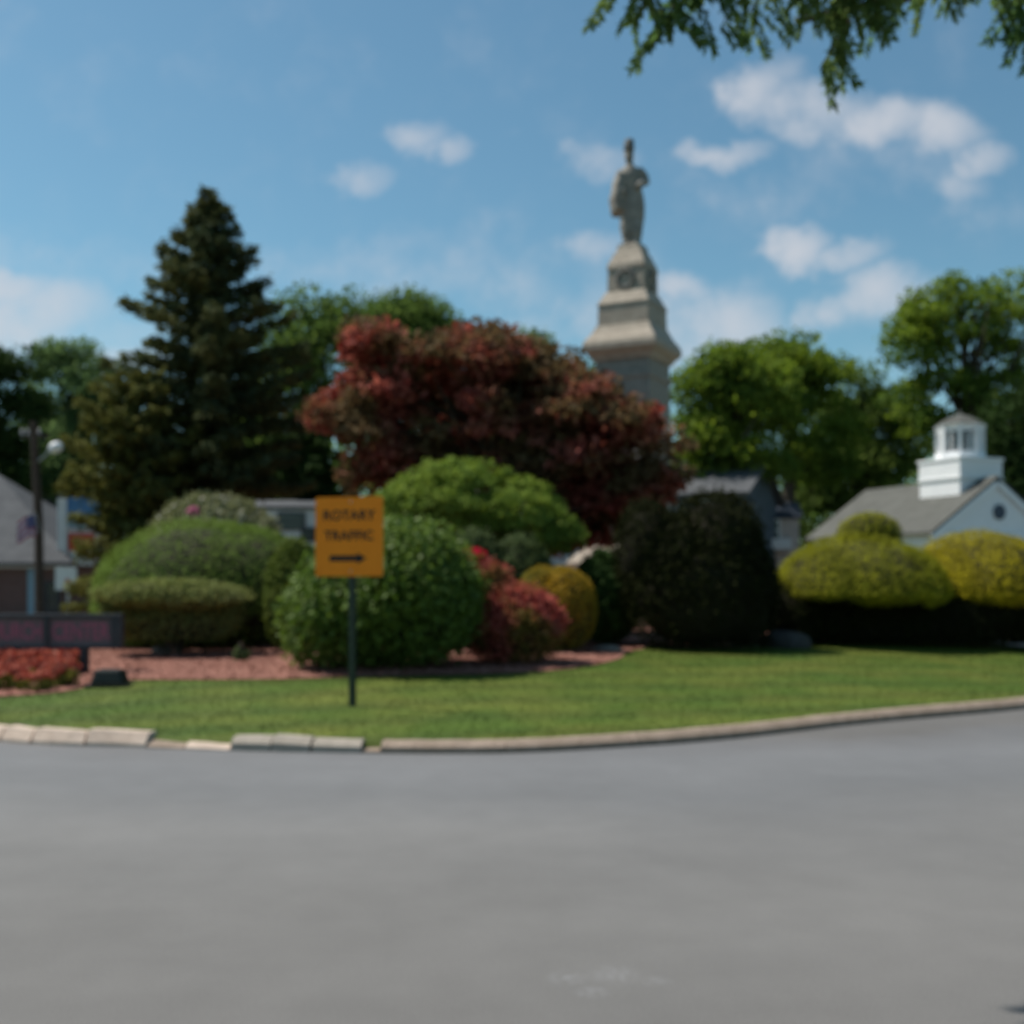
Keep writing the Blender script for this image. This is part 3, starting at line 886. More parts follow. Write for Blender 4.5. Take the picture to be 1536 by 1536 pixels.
sections(bm, [(SZ(227.5), .11, .10, -.055, -.19), (SZ(226.5), .115, .10, -.055, -.18)], 14)
bm_obj("cap", bm, M['statue_dark'], statue, smooth=True)
bm = bmesh.new()
sections(bm, [(0, .27, .27), (.04, .27, .27)])
bm_obj("base_slab", bm, M['statue'], statue, loc=(0, 0, -.03), rz=R(-18))

# ------------------------------------------------------------------ orange sign
sgx, sgy = (526 - CX) / F * 12.46, 12.46
sg = empty("traffic_sign", (sgx, sgy, gz(sgx, sgy)), "orange rotary traffic sign with black arrow on a thin post in the lawn", "road sign", rz=R(-14))
ox = (523 - 526) / F * 12.46
zt, zb = P(0, 745, 12.46).z - gz(sgx, sgy), P(0, 864.5, 12.46).z - gz(sgx, sgy)
SW, SH, zc = 108.5 / F * 12.46, zt - zb, (zt + zb) / 2
bm = bmesh.new()
for x in (-.022, .022): box(bm, (x, .036, zt / 2 - .12), (.006, .034, zt + .18 - .1))
box(bm, (0, .018, zt / 2 - .12), (.050, .006, zt + .18 - .1))
for x in (-.034, .034): box(bm, (x, .054, zt / 2 - .12), (.022, .005, zt + .18 - .1))
bm_obj("post", bm, M['post_green'], sg)
bm = bmesh.new()
pts = []
for cx_, cz_, a0 in ((SW / 2 - .03, SH / 2 - .03, 0), (-SW / 2 + .03, SH / 2 - .03, 90), (-SW / 2 + .03, -SH / 2 + .03, 180), (SW / 2 - .03, -SH / 2 + .03, 270)):
    for q in range(5):
        a = R(a0 + q * 22.5); pts.append((cx_ + .03 * math.cos(a), cz_ + .03 * math.sin(a)))
f = bm.faces.new([bm.verts.new((x, 0, z)) for x, z in pts])
r = bmesh.ops.extrude_face_region(bm, geom=[f])
for v in r['geom']:
    if isinstance(v, bmesh.types.BMVert): v.co.y += .006
board = bm_obj("sign_board", bm, M['orange'], sg, loc=(ox, .002, zc))
lz = lambda py: P(0, py, 12.46).z - gz(sgx, sgy) - zc
link("lettering", text_mesh("ROTARY", .155, .004, .0012, 1.0, 1.06), M['black'], board, loc=(0, -.003, lz(773.5)))
link("lettering", text_mesh("TRAFFIC", .150, .004, .0012, 1.0, 1.06), M['black'], board, loc=(0, -.003, lz(804)))
bm = bmesh.new()
x0, x1 = (492 - 523) / F * 12.46, (551 - 523) / F * 12.46
zc2 = lz(837.5); hh = .033
pl = [(x0, -hh), (x1 - .11, -hh), (x1 - .11, -.062), (x1, 0), (x1 - .11, .062), (x1 - .11, hh), (x0, hh)]
f = bm.faces.new([bm.verts.new((x, -.0032, zc2 + z)) for x, z in pl])
r = bmesh.ops.extrude_face_region(bm, geom=[f])
for v in r['geom']:
    if isinstance(v, bmesh.types.BMVert): v.co.y += .0024
bm_obj("arrow", bm, M['black'], board)
for z in (SH / 2 - .06, -SH / 2 + .06):
    bm = bmesh.new()
    g = bmesh.ops.create_cone(bm, cap_ends=True, segments=12, radius1=.012, radius2=.009, depth=.01)
    bmesh.ops.transform(bm, matrix=Matrix.Translation((-ox, -.005, z)) @ Matrix.Rotation(R(90), 4, 'X'), verts=g['verts'])
    bm_obj("bolt", bm, M['alu'], board)

# ------------------------------------------------------------------ shrubs, front to back
G = lambda x, y: gz(x, y)


def wx(px, Y): return (px - CX) / F * Y


def wz(py, Y): return CH + (HZ - py) / F * Y


# round leafy bush behind the sign
Y = 16.1; x = wx(574, Y); z0 = G(x, Y); top = wz(788, Y) - z0
mound("leafy_bush", "large round glossy-leaved bush directly behind the orange sign", "bush", x, Y, z0,
      [(.1, 0, top * .54, 1.22, 1.3, top * .46), (-.60, -.15, .74, .82, 1.0, .72), (.42, -.05, .90, .95, 1.1, .88), (.15, .0, top * .72, .78, .9, top * .27)], 44000, .10, LM['laurel'], amp=.10, freq=4.5, jit=.55, fuzz=.24, depth=.28, seed=3)
# big smooth mound on the left
Y = 21.6; x = wx(306, Y); z0 = G(x, Y); top = wz(776, Y) - z0
mound("clipped_bush", "wide smooth green clipped mound below the tall spruce", "bush", x, Y, z0,
      [(0, 0, top * .36, 2.05, 2.2, top * .64), (-.55, -.1, top * .30, 1.45, 2.0, top * .57), (.85, -.15, top * .36, 1.42, 1.9, top * .58)], 46000, .06, LM['mound'], amp=.035, freq=3.5, jit=.36, fuzz=.05, seed=5)
# low hedge in front of it
Y = 18.6; x = wx(262, Y); z0 = G(x, Y); top = wz(869, Y) - z0
mound("low_hedge", "low flat-topped yellow-green hedge in front of the wide green mound", "hedge", x, Y, z0,
      [(0, -.05, top - .30, 1.14, .85, .30, .7), (.0, .05, top * .48, 1.05, .55, top * .34), (-.86, -.05, top * .60, .28, .55, top * .30)], 23000, .06, LM['hedge'], amp=.09, freq=4, power=2.4, jit=.5, fuzz=.16, foot=.25, stems=9, seed=8)
# speckled shrub behind the mound
Y = 23.5; x = wx(318, Y); z0 = G(x, Y); top = wz(748, Y) - z0
sp = mound("flowering_shrub", "pale speckled flowering shrub peeping over the wide green mound", "bush", x, Y, z0,
           [(0, 0, top * .55, 1.50, 1.2, top * .46)], 17000, .10, LM['varieg'], amp=.07, freq=4, jit=.7, fuzz=.12, seed=11)
dd = sph(120); dd[:, 2] = np.abs(dd[:, 2]) * .9 + .1; dd[:, 1] = -np.abs(dd[:, 1]); dd = unit(dd)
link("blossom", leaves("blossom", dd * np.array([1.52, 1.22, top * .47]) + np.array([0, 0, top * .55]), dd, .09, .9, .5), LM['whitefl'], sp)
c = np.array([wx(290, Y - .9) - x, -.9, wz(768, Y - .9) - z0]); dd = sph(40)
link("pink_blossom", leaves("pink_blossom", c + dd * .10, dd, .10, .9, .5), LM['pinkfl'], sp)
# upright shrub left of the leafy bush
Y = 19.2; x = wx(428, Y); z0 = G(x, Y); top = wz(815, Y) - z0
mound("upright_shrub", "narrow yellow-green shrub squeezed between the green mound and leafy bush", "bush", x, Y, z0,
      [(.15, 0, top * .5, .5, .55, top * .52)], 8000, .08, LM['juniper'], amp=.09, freq=4, fuzz=.12, seed=14)
# red azalea
Y = 16.9; x = wx(764, Y); z0 = G(x, Y)
az = mound("azalea_bush", "red-leaved azalea right of the leafy bush", "bush", x, Y, z0,
           [(.02, 0, .56, .78, .8, .62), (-.38, .15, .98, .44, .55, .58), (.22, .1, .84, .44, .6, .34), (-.50, .3, 1.34, .28, .4, .32)], 19000, .075, LM['azalea'], amp=.11, freq=4.5, jit=.6, fuzz=.2, depth=.24, seed=17)
c = np.array([wx(706, Y) - x, .1, wz(832, Y) - z0]); dd = sph(420)
link("blossom", leaves("blossom", c + dd * np.array([.22, .2, .10]), dd, .07, .9, .5), LM['azalea_bloom'], az)
# golden shrub behind the azalea
Y = 19.3; x = wx(840, Y); z0 = G(x, Y); top = wz(849, Y) - z0
mound("golden_shrub", "small golden-orange rounded shrub between the azalea and dark bush", "bush", x, Y, z0,
      [(.05, 0, top * .50, .60, .7, top * .50), (-.35, .05, top * .52, .45, .6, top * .48)], 14000, .055, LM['gold'], amp=.04, fuzz=.06, seed=19)
# dark green bush
Y = 21.0; x = wx(912, Y); z0 = G(x, Y); top = wz(831, Y) - z0
mound("dark_bush", "dark green rounded bush between the golden shrub and tall yew", "bush", x, Y, z0,
      [(0, 0, top * .52, .66, .7, top * .49)], 10000, .09, LM['dark'], amp=.07, fuzz=.12, seed=23)
# spreading lime tree-like shrub behind the leafy bush
Y = 21.6; z0 = G(wx(715, Y), Y)
EL = []
for (px, py, rx, rz, ry) in [(690, 742, 92, 52, 1.2), (735, 757, 105, 46, 1.3), (790, 785, 72, 36, 1.0), (640, 752, 60, 44, .9), (605, 765, 40, 44, .8), (835, 802, 44, 22, .7)]:
    c = P(px, py + 4, Y); EL.append((c.x, c.y, c.z, rx * Y / F, ry, rz * Y / F))
tree("umbrella_shrub", "dome-shaped lime green weeping shrub rising behind the leafy bush", "bush", (wx(722, Y), Y, z0), EL, 480, 110, .08, LM['lime'], M['bark_grey'],
     .075, .24, flat=.7, shell=.84, fork=.7, limbs=40, jit=.45, updir=.5, min_z=1.15)
# sage shrubs in front of it
Y = 20.0; x = wx(735, Y); z0 = G(x, Y); top = wz(795, Y) - z0
mound("sage_shrub", "soft grey-green shrub under the dome-shaped lime shrub", "bush", x, Y, z0,
      [(-.35, 0, top * .5, .75, .6, top * .5), (.6, .1, top * .45, .62, .6, top * .47)], 12000, .08, LM['sage'], amp=.10, freq=4, fuzz=.14, seed=29)
# tall dark yew
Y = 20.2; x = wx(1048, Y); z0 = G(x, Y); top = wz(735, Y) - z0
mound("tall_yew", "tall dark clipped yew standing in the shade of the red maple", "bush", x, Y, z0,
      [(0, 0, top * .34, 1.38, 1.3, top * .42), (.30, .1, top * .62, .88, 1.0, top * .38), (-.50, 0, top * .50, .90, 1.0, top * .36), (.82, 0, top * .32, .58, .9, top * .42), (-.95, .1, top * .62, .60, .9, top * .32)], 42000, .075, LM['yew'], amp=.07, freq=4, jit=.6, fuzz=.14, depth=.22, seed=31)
# golden yews on the right
YG = "clipped golden yews on the right"
Y = 22.0; x = wx(1285, Y); z0 = G(x, Y)
mound("golden_yew", "olive-gold clipped yew with a round topknot", "bush", x, Y, z0,
      [(0, 0, wz(886, Y) - z0, 1.56, 2.1, wz(801, Y) - wz(886, Y), .30), (.30, .15, wz(802, Y) - z0, .62, .6, wz(768, Y) - wz(802, Y)), (-.75, -.3, wz(886, Y) - z0, .85, 1.5, wz(820, Y) - wz(886, Y), .32),
       (.8, -.2, wz(890, Y) - z0, .80, 1.6, wz(822, Y) - wz(890, Y), .4)],
      50000, .055, LM['goldyew'], YG, amp=.045, freq=4, jit=.40, fuzz=.07, seed=37, stems=7, thin=.8)
Y = 22.6; x = wx(1468, Y); z0 = G(x, Y)
mound("golden_yew", "bright yellow clipped yew at the right edge", "bush", x, Y, z0,
      [(0, 0, wz(888, Y) - z0, 1.42, 2.1, wz(797, Y) - wz(888, Y), .30), (1.1, .1, wz(888, Y) - z0, .95, 1.5, wz(815, Y) - wz(888, Y), .32), (-.75, -.2, wz(888, Y) - z0, .68, 1.4, wz(822, Y) - wz(888, Y), .35)],
      46000, .055, LM['goldyew2'], YG, amp=.045, freq=4, jit=.40, fuzz=.07, seed=41, stems=7, thin=.8)
Y = 22.0; x = wx(1372, Y); z0 = G(x, Y)  # dark foliage added to stand in for the shade under the golden caps
mound("yew_shade_fill", "added dark foliage standing in for the deep shade beneath the two golden yews", "hedge", x, Y, z0,
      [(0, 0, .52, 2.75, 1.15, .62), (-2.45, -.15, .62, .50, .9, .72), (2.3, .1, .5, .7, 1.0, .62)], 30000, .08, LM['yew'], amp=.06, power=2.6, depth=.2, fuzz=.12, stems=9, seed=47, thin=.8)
# small seedling in the mulch
x, y = gpi(362, 992)
mound("small_plant", "single small green plant alone in the red mulch", "plant", x, y, gz(x, y), [(0, 0, .09, .11, .11, .10)], 150, .09, LM['sage'], amp=.2, fuzz=.3, foot=.0, stems=3, seed=43)

# ------------------------------------------------------------------ stones
def rock(name, label, x, y, s, m, seed):
    bm = bmesh.new(); bmesh.ops.create_icosphere(bm, subdivisions=3, radius=1); w = waves(8, 2.2, seed); w2 = waves(8, 6, seed + 1)
    for v in bm.verts:
        d = np.array([v.co[:]]); f = 1 + .22 * w(d)[0] + .07 * w2(d)[0]
        v.co = Vector((v.co.x * s[0] * f, v.co.y * s[1] * f, max(v.co.z, -.3) * s[2] * f))
    return tag(bm_obj(name, bm, m, loc=(x, y, gz(x, y) + s[2] * .15), smooth=True), label, "rock")


rock("boulder", "dim grey boulder in the shade between tall yew and topknot yew", wx(1180, 20.6), 20.6, (.42, .35, .30), M['boulder'], 3)
rock("stone", "small brownish flat stone in the shade beneath the dark green bush", wx(912, 19.4), 19.4, (.26, .18, .10), M['pale_stone'], 5)
rock("stone", "small brownish stone in the gap under the flat-topped hedge", wx(240, 18.9), 18.9, (.14, .1, .13), M['pale_stone'], 9)

# ------------------------------------------------------------------ message sign, flood lamp, flowers
Y = 15.9; xr = wx(184, Y); z0 = gz(wx(90, Y), Y)
zb, zt = wz(973, Y), wz(921, Y)
pw = wx(184, Y) - wx(72, Y)
bs = empty("message_sign", (xr - 1.35, Y, z0), "long low dark framed sign with pink lettering above red flowers", "sign")
bm = bmesh.new(); H2 = zt - zb; Wt = 3.2; xc = -Wt / 2 + 1.35
fr = .06
box(bm, (xc, 0, zt - z0 - fr / 2), (Wt, .14, fr), bevel=.008); box(bm, (xc, 0, zb - z0 + fr * .35), (Wt, .14, fr * .7), bevel=.008)
for xx in (1.35 - .07, 1.35 - pw - .0, 1.35 - 2 * pw + .06, 1.35 - Wt + .04):
    box(bm, (xx, 0, (zb + zt) / 2 - z0 - .01), (.15 if xx > 1.2 else .07, .136, H2 - fr * 1.7))
bm_obj("frame", bm, M['dark_metal'], bs)
for i, (xa, xb, s) in enumerate(((1.35 - .145, 1.35 - pw + .035, "CENTER"), (1.35 - pw - .035, 1.35 - 2 * pw + .095, "CHURCH"), (1.35 - 2 * pw + .025, 1.35 - Wt + .075, None))):
    bm = bmesh.new(); box(bm, ((xa + xb) / 2, 0, (zb + zt) / 2 - z0 - .008), (abs(xa - xb), .06, H2 - fr * 1.7))
    pn = bm_obj("message_panel", bm, M['panel'], bs)
    if s:
        tm = text_mesh(s, .34, .006, .003)
        wtx = max(v.co.x for v in tm.vertices) - min(v.co.x for v in tm.vertices)
        tm.transform(Matrix.Diagonal((abs(xa - xb) * .92 / wtx, 1, 1, 1)))
        link("lettering", tm, M['pink'], pn, loc=((xa + xb) / 2, -.034, (zb + zt) / 2 - z0 - .01))
for xx in (wx(127, Y), wx(25, Y), wx(-150, Y)):
    bm = bmesh.new(); box(bm, (xx - (xr - 1.35), 0, (zb - z0) / 2 - .1), (.11, .11, zb - z0 + .2), bevel=.01)
    bm_obj("post", bm, M['dark_metal'], bs)

x, y = gpi(161, 1031); y += .1
fl = empty("flood_lamp", (x, y, gz(x, y)), "black box flood lamp lying on the lawn edge by the flowers", "lamp")
bm = bmesh.new(); box(bm, (0, 0, .13), (.46, .30, .19), bevel=.035, taper=.70); bm_obj("housing", bm, M['flood'], fl)
bm = bmesh.new(); box(bm, (0, .158, .125), (.34, .012, .13), bevel=.003); bm_obj("lens", bm, M['lens'], fl)
bm = bmesh.new(); box(bm, (0, 0, .015), (.56, .34, .03), bevel=.006); bm_obj("base_plate", bm, M['flood'], fl)

# red flowers
d = sph(70); d[:, 2] = np.abs(d[:, 2]); lp = d * np.array([.14, .14, .16]) * rng.uniform(.4, 1, (70, 1))
me_l = leaves("foliage", lp, d + np.array([0, 0, .5]), .10, .5, .5)
d = sph(60); d[:, 2] = np.abs(d[:, 2]); fp = d * np.array([.15, .15, .10]) + np.array([0, 0, .17])
me_f = leaves("flower", fp, d, .075, .85, .5)
me_l.materials.append(LM['flower_green']); me_f.materials.append(LM['flower_red'])
cnt = 0
for row, (pya, dens) in enumerate(((1000, 11), (1010, 12), (1022, 12), (1033, 10))):
    for q in range(dens):
        px = -70 + (196 - row * 8) * (q + random.uniform(.2, .8)) / dens; py = pya + random.uniform(-4, 4)
        x, y = gpi(px, py)
        t = empty("red_flower_plant", (x, y, gz(x, y) + .01), "low plant of red flowers massed in the bed below the message sign", "flower", "red flowers massed below the message sign", random.uniform(0, 6))
        s = random.uniform(.8, 1.35); t.scale = (s, s, s * random.uniform(.9, 1.3))
        link("foliage", me_l, None, t); link("flower", me_f, None, t)
        cnt += 1

# ------------------------------------------------------------------ trees of the island
Y = 27.0; x = wx(312, Y); z0 = G(x, Y)
Hs = wz(278, Y) - z0
conifer("spruce_tree", "tall dark blue-green spruce rising to a point on the left", (x, Y, z0), Hs,
        lambda t: 2.3 * min(1.0, (1 - t) / .42) ** .95 + .02, LM['spruce'], whorl=.40, per=11, dens=125, droop=.26, needle=.24, z0=3.3, w=.17)
Y = 25.4; x = wx(205, Y); z0 = G(x, Y)
conifer("conifer_tree", "shorter olive-brown conifer in front of the tall spruce", (x, Y, z0), wz(560, Y) - z0,
        lambda t: 1.52 * (1 if t < .6 else max(.25, 1 - ((t - .6) / .4) ** 2 * .8)), LM['olive'], whorl=.34, per=10, dens=110, droop=.30, needle=.22, trunk_r=.13, w=.2)
Y = 51.0; x = wx(455, Y); z0 = 0
conifer("evergreen_tree", "very dark evergreen half hidden between the spruce and red maple", (x, Y, z0), wz(600, Y) - z0,
        lambda t: 3.4 * max(.1, 1 - t ** 2), LM['deep'], whorl=.55, per=11, dens=70, droop=.2, needle=.45)

# red maple
Y = 24.4
EL = []
for (px, py, rx, rz, ry, dy) in [(600, 540, 95, 62, 1.9, .2), (520, 600, 62, 44, 1.5, -.3), (462, 628, 42, 32, 1.0, -.4), (690, 560, 85, 52, 2.0, 0), (735, 542, 80, 48, 1.8, -.2), (820, 572, 80, 42, 1.8, -.3), (790, 590, 92, 52, 2.0, -.2),
                                 (880, 615, 75, 48, 1.8, -.5), (960, 650, 70, 50, 1.6, -.7), (1018, 680, 40, 46, 1.1, -.8), (570, 660, 70, 40, 1.5, -.5), (530, 715, 42, 34, .9, -.8), (860, 690, 110, 40, 1.8, 0), (700, 640, 110, 50, 2.2, 0), (640, 710, 110, 40, 1.6, .4), (780, 720, 110, 44, 1.8, .5), (900, 745, 90, 44, 1.5, .4), (1000, 725, 55, 44, 1.2, -.2), (960, 790, 60, 40, 1.0, .6), (985, 745, 60, 36, 1.0, -.4), (870, 800, 70, 34, 1.0, .9)]:
    c = P(px + (34 if px < 560 else -46 if px > 930 else -14 if px > 850 else 0), py, Y + dy); EL.append((c.x, c.y, c.z, rx * .80 * Y / F, ry, rz * .84 * Y / F))
x = wx(770, Y); z0 = G(x, Y)
tree("maple_tree", "wide spreading red-leaved maple in front of the monument", "tree", (x, Y, z0), EL, 345, 165, .20, LM['maple'], M['bark'], .20, .62, flat=.6, shell=.58,
     fork=1.3, limbs=60, jit=.7, updir=.5)

# ------------------------------------------------------------------ background trees
BG = "green trees beyond the rotary"


def bgtree(label, Y, blobs, n, per, m, bark='bark', tr=.35, cr=1.1, size=.26, trunk_px=None, **kw):
    EL = []
    for b in blobs:
        px, py, rx, rz = b[:4]; c = P(px, py, Y + (b[4] if len(b) > 4 else 0))
        EL.append((c.x, c.y, c.z, rx * Y / F, rx * Y / F * .8, rz * Y / F))
    bx = wx(trunk_px if trunk_px is not None else blobs[0][0], Y)
    return tree("leafy_tree", label, "tree", (bx, Y, 0), EL, n, per, size, LM[m], M[bark], tr, cr, BG, **kw)


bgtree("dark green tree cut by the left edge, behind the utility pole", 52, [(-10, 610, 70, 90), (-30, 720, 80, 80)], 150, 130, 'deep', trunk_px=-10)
bgtree("pale green feathery tree between the left edge and the conifers", 60, [(110, 590, 68, 75), (150, 680, 80, 80), (60, 690, 60, 80), (100, 540, 35, 32)], 230, 120, 'pale', trunk_px=110)
bgtree("rounded green tree just right of the spruce", 55, [(470, 520, 75, 75), (440, 620, 95, 95), (520, 480, 45, 38), (380, 700, 90, 80)], 230, 130, 'elm', trunk_px=455)
bgtree("rounded green tree showing above the left half of the maple", 58, [(600, 520, 80, 75), (640, 490, 40, 36), (590, 470, 30, 30), (620, 640, 90, 90)], 230, 130, 'elm', trunk_px=610)
bgtree("small light green tree top showing above the middle of the maple", 66, [(785, 545, 48, 46), (770, 640, 90, 90), (860, 580, 40, 44)], 170, 120, 'pale', trunk_px=780)
bgtree("bright sunlit green tree immediately right of the monument", 48, [(1075, 605, 52, 62), (1120, 650, 75, 75), (1090, 560, 42, 40), (1060, 680, 50, 60), (1140, 580, 50, 40)], 165, 140, 'oak', trunk_px=1090, cr=1.0, shell=.55)
bgtree("broad green tree with a flat top between monument and tall right tree", 53, [(1190, 550, 78, 42), (1150, 590, 70, 50), (1215, 650, 70, 80), (1240, 570, 34, 34)], 115, 150, 'oak', trunk_px=1180, cr=1.0, shell=.55)
bgtree("dark green tree behind the ridge of the white hall", 58, [(1300, 660, 85, 75), (1330, 620, 45, 40), (1275, 600, 50, 45), (1250, 710, 90, 60), (1215, 775, 60, 50)], 250, 130, 'elm', trunk_px=1300)
bgtree("tall open-crowned green tree above the white cupola", 52, [(1440, 470, 85, 48), (1370, 530, 52, 58), (1530, 480, 65, 60), (1400, 610, 62, 45), (1560, 580, 70, 80), (1475, 590, 34, 26), (1340, 500, 22, 20), (1410, 450, 50, 30)], 135, 150, 'oak',
       trunk_px=1470, cr=1.0, fork=7.5, limbs=60, shell=.6, bark='bark')
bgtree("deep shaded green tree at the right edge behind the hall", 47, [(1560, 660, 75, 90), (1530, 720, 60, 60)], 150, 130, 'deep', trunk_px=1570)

# far woodland closing the view: one uncountable mass
n = 900
cx_ = rng.uniform(-75, 75, n); cy_ = rng.uniform(84, 112, n); cz_ = rng.random(n) ** .8 * (10.5 + 2.5 * np.sin(cx_ * .23) + 1.5 * np.sin(cx_ * .71))
idx = np.repeat(np.arange(n), 55); d = sph(len(idx)); d[:, 2] = np.abs(d[:, 2])
p = np.column_stack([cx_, cy_, cz_])[idx] + d * rng.uniform(.6, 2.4, (len(idx), 1))
tag(link("far_woodland", leaves("far_woodland", p, d, .75, .7, .6), LM['elm']), "distant mass of green trees behind the houses", "woodland", kind='stuff')


# ------------------------------------------------------------------ buildings
def quadsheet(name, quads, m, parent, thick=.12):
    """sloping slabs: each quad (four corners) gets a thickness downwards"""
    bm = bmesh.new()
    for q in quads:
        tv = [bm.verts.new(p) for p in q]; bv = [bm.verts.new((p[0], p[1], p[2] - thick)) for p in q]
        k = len(q)
        bm.faces.new(tv); bm.faces.new(bv[::-1])
        for i in range(k): bm.faces.new((tv[i], bv[i], bv[(i + 1) % k], tv[(i + 1) % k]))
    return bm_obj(name, bm, m, parent)


def window(parent, x, y, z, w, h, frame='offwhite', rz=0):
    bm = bmesh.new()
    for q in (-1, 1):
        box(bm, (q * (w / 2 - .04), 0, 0), (.08, .08, h)); box(bm, (0, 0, q * (h / 2 - .04)), (w - .16, .08, .08))
    box(bm, (0, 0, 0), (w - .16, .05, .05))
    o = bm_obj("window", bm, M[frame], parent, loc=(x, y, z), rz=rz)
    bm = bmesh.new(); box(bm, (0, .012, 0), (w - .15, .02, h - .15)); bm_obj("pane", bm, M['glass'], o)
    return o


def gable_house(name, label, loc, rz, w, d, eave, ridge, wall, roof, over=.35, cat="house", hip=0.0):
    """ridge runs along local x (width w), depth d along y, front at -y"""
    root = empty(name, loc, label, cat, rz=rz)
    bm = bmesh.new()
    v = [bm.verts.new(p) for p in ((-w / 2, -d / 2, -.2), (w / 2, -d / 2, -.2), (w / 2, d / 2, -.2), (-w / 2, d / 2, -.2),
                                   (-w / 2, -d / 2, eave), (w / 2, -d / 2, eave), (w / 2, d / 2, eave), (-w / 2, d / 2, eave),
                                   (-w / 2 + hip, 0, ridge - .1), (w / 2 - hip, 0, ridge - .1))]
    for f in ((0, 1, 5, 4), (2, 3, 7, 6), (1, 2, 6, 9, 5), (3, 0, 4, 8, 7), (4, 5, 9, 8), (6, 7, 8, 9)): bm.faces.new([v[i] for i in f]) if hip == 0 or len(f) == 4 else None
    if hip:
        for f in ((1, 2, 6, 5), (3, 0, 4, 7), (5, 6, 9), (7, 4, 8)): bm.faces.new([v[i] for i in f])
    bm.faces.new([v[i] for i in (3, 2, 1, 0)])
    bm_obj("wall", bm, M[wall], root)
    k = (ridge - eave) / (d / 2); e = over; ze = eave - k * e
    if hip:
        kx = (ridge - eave) / hip
        a, b, c, f = (-w / 2 - e, -d / 2 - e, ze), (w / 2 + e, -d / 2 - e, ze), (w / 2 + e, d / 2 + e, ze), (-w / 2 - e, d / 2 + e, ze)
        r1, r2 = (-w / 2 + hip, 0, ridge), (w / 2 - hip, 0, ridge)
        qs = [[a, b, r2, r1], [c, f, r1, r2], [b, c, r2], [f, a, r1]]
    else:
        qs = [[(-w / 2 - e, -d / 2 - e, ze), (w / 2 + e, -d / 2 - e, ze), (w / 2 + e, -.001, ridge), (-w / 2 - e, -.001, ridge)],
              [(w / 2 + e, d / 2 + e, ze), (-w / 2 - e, d / 2 + e, ze), (-w / 2 - e, .001, ridge), (w / 2 + e, .001, ridge)]]
    rf = quadsheet("roof", [[(p[0], p[1], p[2] + .13) for p in q] for q in qs], M[roof], root)
    return root, rf


# brick house on the left
Yh = 42.0
eav = wz(838, Yh); rid = wz(722, Yh)
xr = wx(106, Yh - 3)
w_, d_ = 13.0, 8.0
hb, _ = gable_house("brick_house", "low dark brick house with grey hipped roof at the left edge", (xr - w_ / 2 - .3, Yh + 1.2, 0), 0, w_, d_, eav, rid + .25, 'brick', 'roof_grey', .4, hip=4.2)
lx = lambda px: wx(px, Yh - 2.8) - (xr - w_ / 2 - .3)
bm = bmesh.new(); box(bm, (0, 0, 1.0), (.5, .07, 2.0)); dr = bm_obj("door", bm, M['skyblue'], hb, loc=(lx(53), -d_ / 2 - .03, 0))
bm = bmesh.new(); box(bm, (.17, -.06, 1.0), (.05, .06, .16)); bm_obj("handle", bm, M['galv'], dr)
window(hb, lx(79), -d_ / 2 - .03, 1.0, .55, 1.1, 'dark_metal'); window(hb, lx(-30), -d_ / 2 - .03, 1.2, 1.2, 1.3)
bm = bmesh.new(); box(bm, (0, -d_ / 2 - .03, eav - .28), (w_ + .02, .05, .22)); bm_obj("fascia", bm, M['offwhite'], hb)
# dark blue roofed house behind
gable_house("distant_house", "house with dark slate blue roof behind the brick house", (wx(20, 60), 60, 0), R(20), 9, 8, 3.6, 6.3, 'offwhite', 'roof_blue')

# white building left of the sign
Yh = 46
wb, _ = gable_house("white_garage", "white building with a dark window just left of the orange sign", (wx(448, Yh), Yh + 3, 0), R(3), 4.6, 6, wz(760, Yh) - .1, wz(760, Yh) + .35, 'garage', 'roof_grey', .12, cat="building")
window(wb, wx(432, Yh) - wx(448, Yh), -3.03, wz(782, Yh), 1.15, .75, 'dark_metal')
window(wb, wx(466, Yh) - wx(448, Yh), -3.03, wz(798, Yh) - .1, 1.1, .6, 'dark_metal')
# pale house behind the maple
Yh = 56
ph, _ = gable_house("pale_house", "pale house glimpsed through gaps in the red maple", (wx(890, Yh), Yh + 4, 0), R(4), 9.5, 7, wz(712, Yh), wz(690, Yh) + 1.2, 'offwhite', 'roof_grey')
for px in (800, 850, 905, 960): window(ph, wx(px, Yh) - wx(890, Yh), -3.53, wz(735, Yh), 1.0, 1.3)
# slate blue house right of the yew
Yh = 46
sh, rf = gable_house("blue_house", "slate blue house with grey roof and brick chimney behind the tall yew", (wx(1072, Yh), Yh + 3, 0), R(-24), 5.2, 7.4, wz(742, Yh), wz(700, Yh) + .35, 'slate_wall', 'roof_grey')
window(sh, 1.4, -3.73, wz(775, Yh), 1.0, 1.3); window(sh, -.6, -3.73, wz(775, Yh), 1.0, 1.3)
bm = bmesh.new(); box(bm, (2.1, .6, wz(722, Yh) + .1), (.8, .8, 1.5)); box(bm, (2.1, .6, wz(722, Yh) + .9), (.92, .92, .12))
bm_obj("chimney", bm, M['brick_pink'], rf)
# small pinkish house
Yh = 50
pk, _ = gable_house("stucco_house", "small pinkish house between blue house and white hall", (wx(1180, Yh), Yh + 3, 0), R(-10), 2.3, 4, wz(775, Yh), wz(750, Yh), 'cream', 'roof_blue', .15)
window(pk, -.1, -2.03, wz(795, Yh), .8, 1.1)
bm = bmesh.new(); box(bm, (0, -2.4, wz(816, Yh)), (1.5, .7, .5), bevel=.03); bm_obj("porch_rail", bm, M['offwhite'], pk)

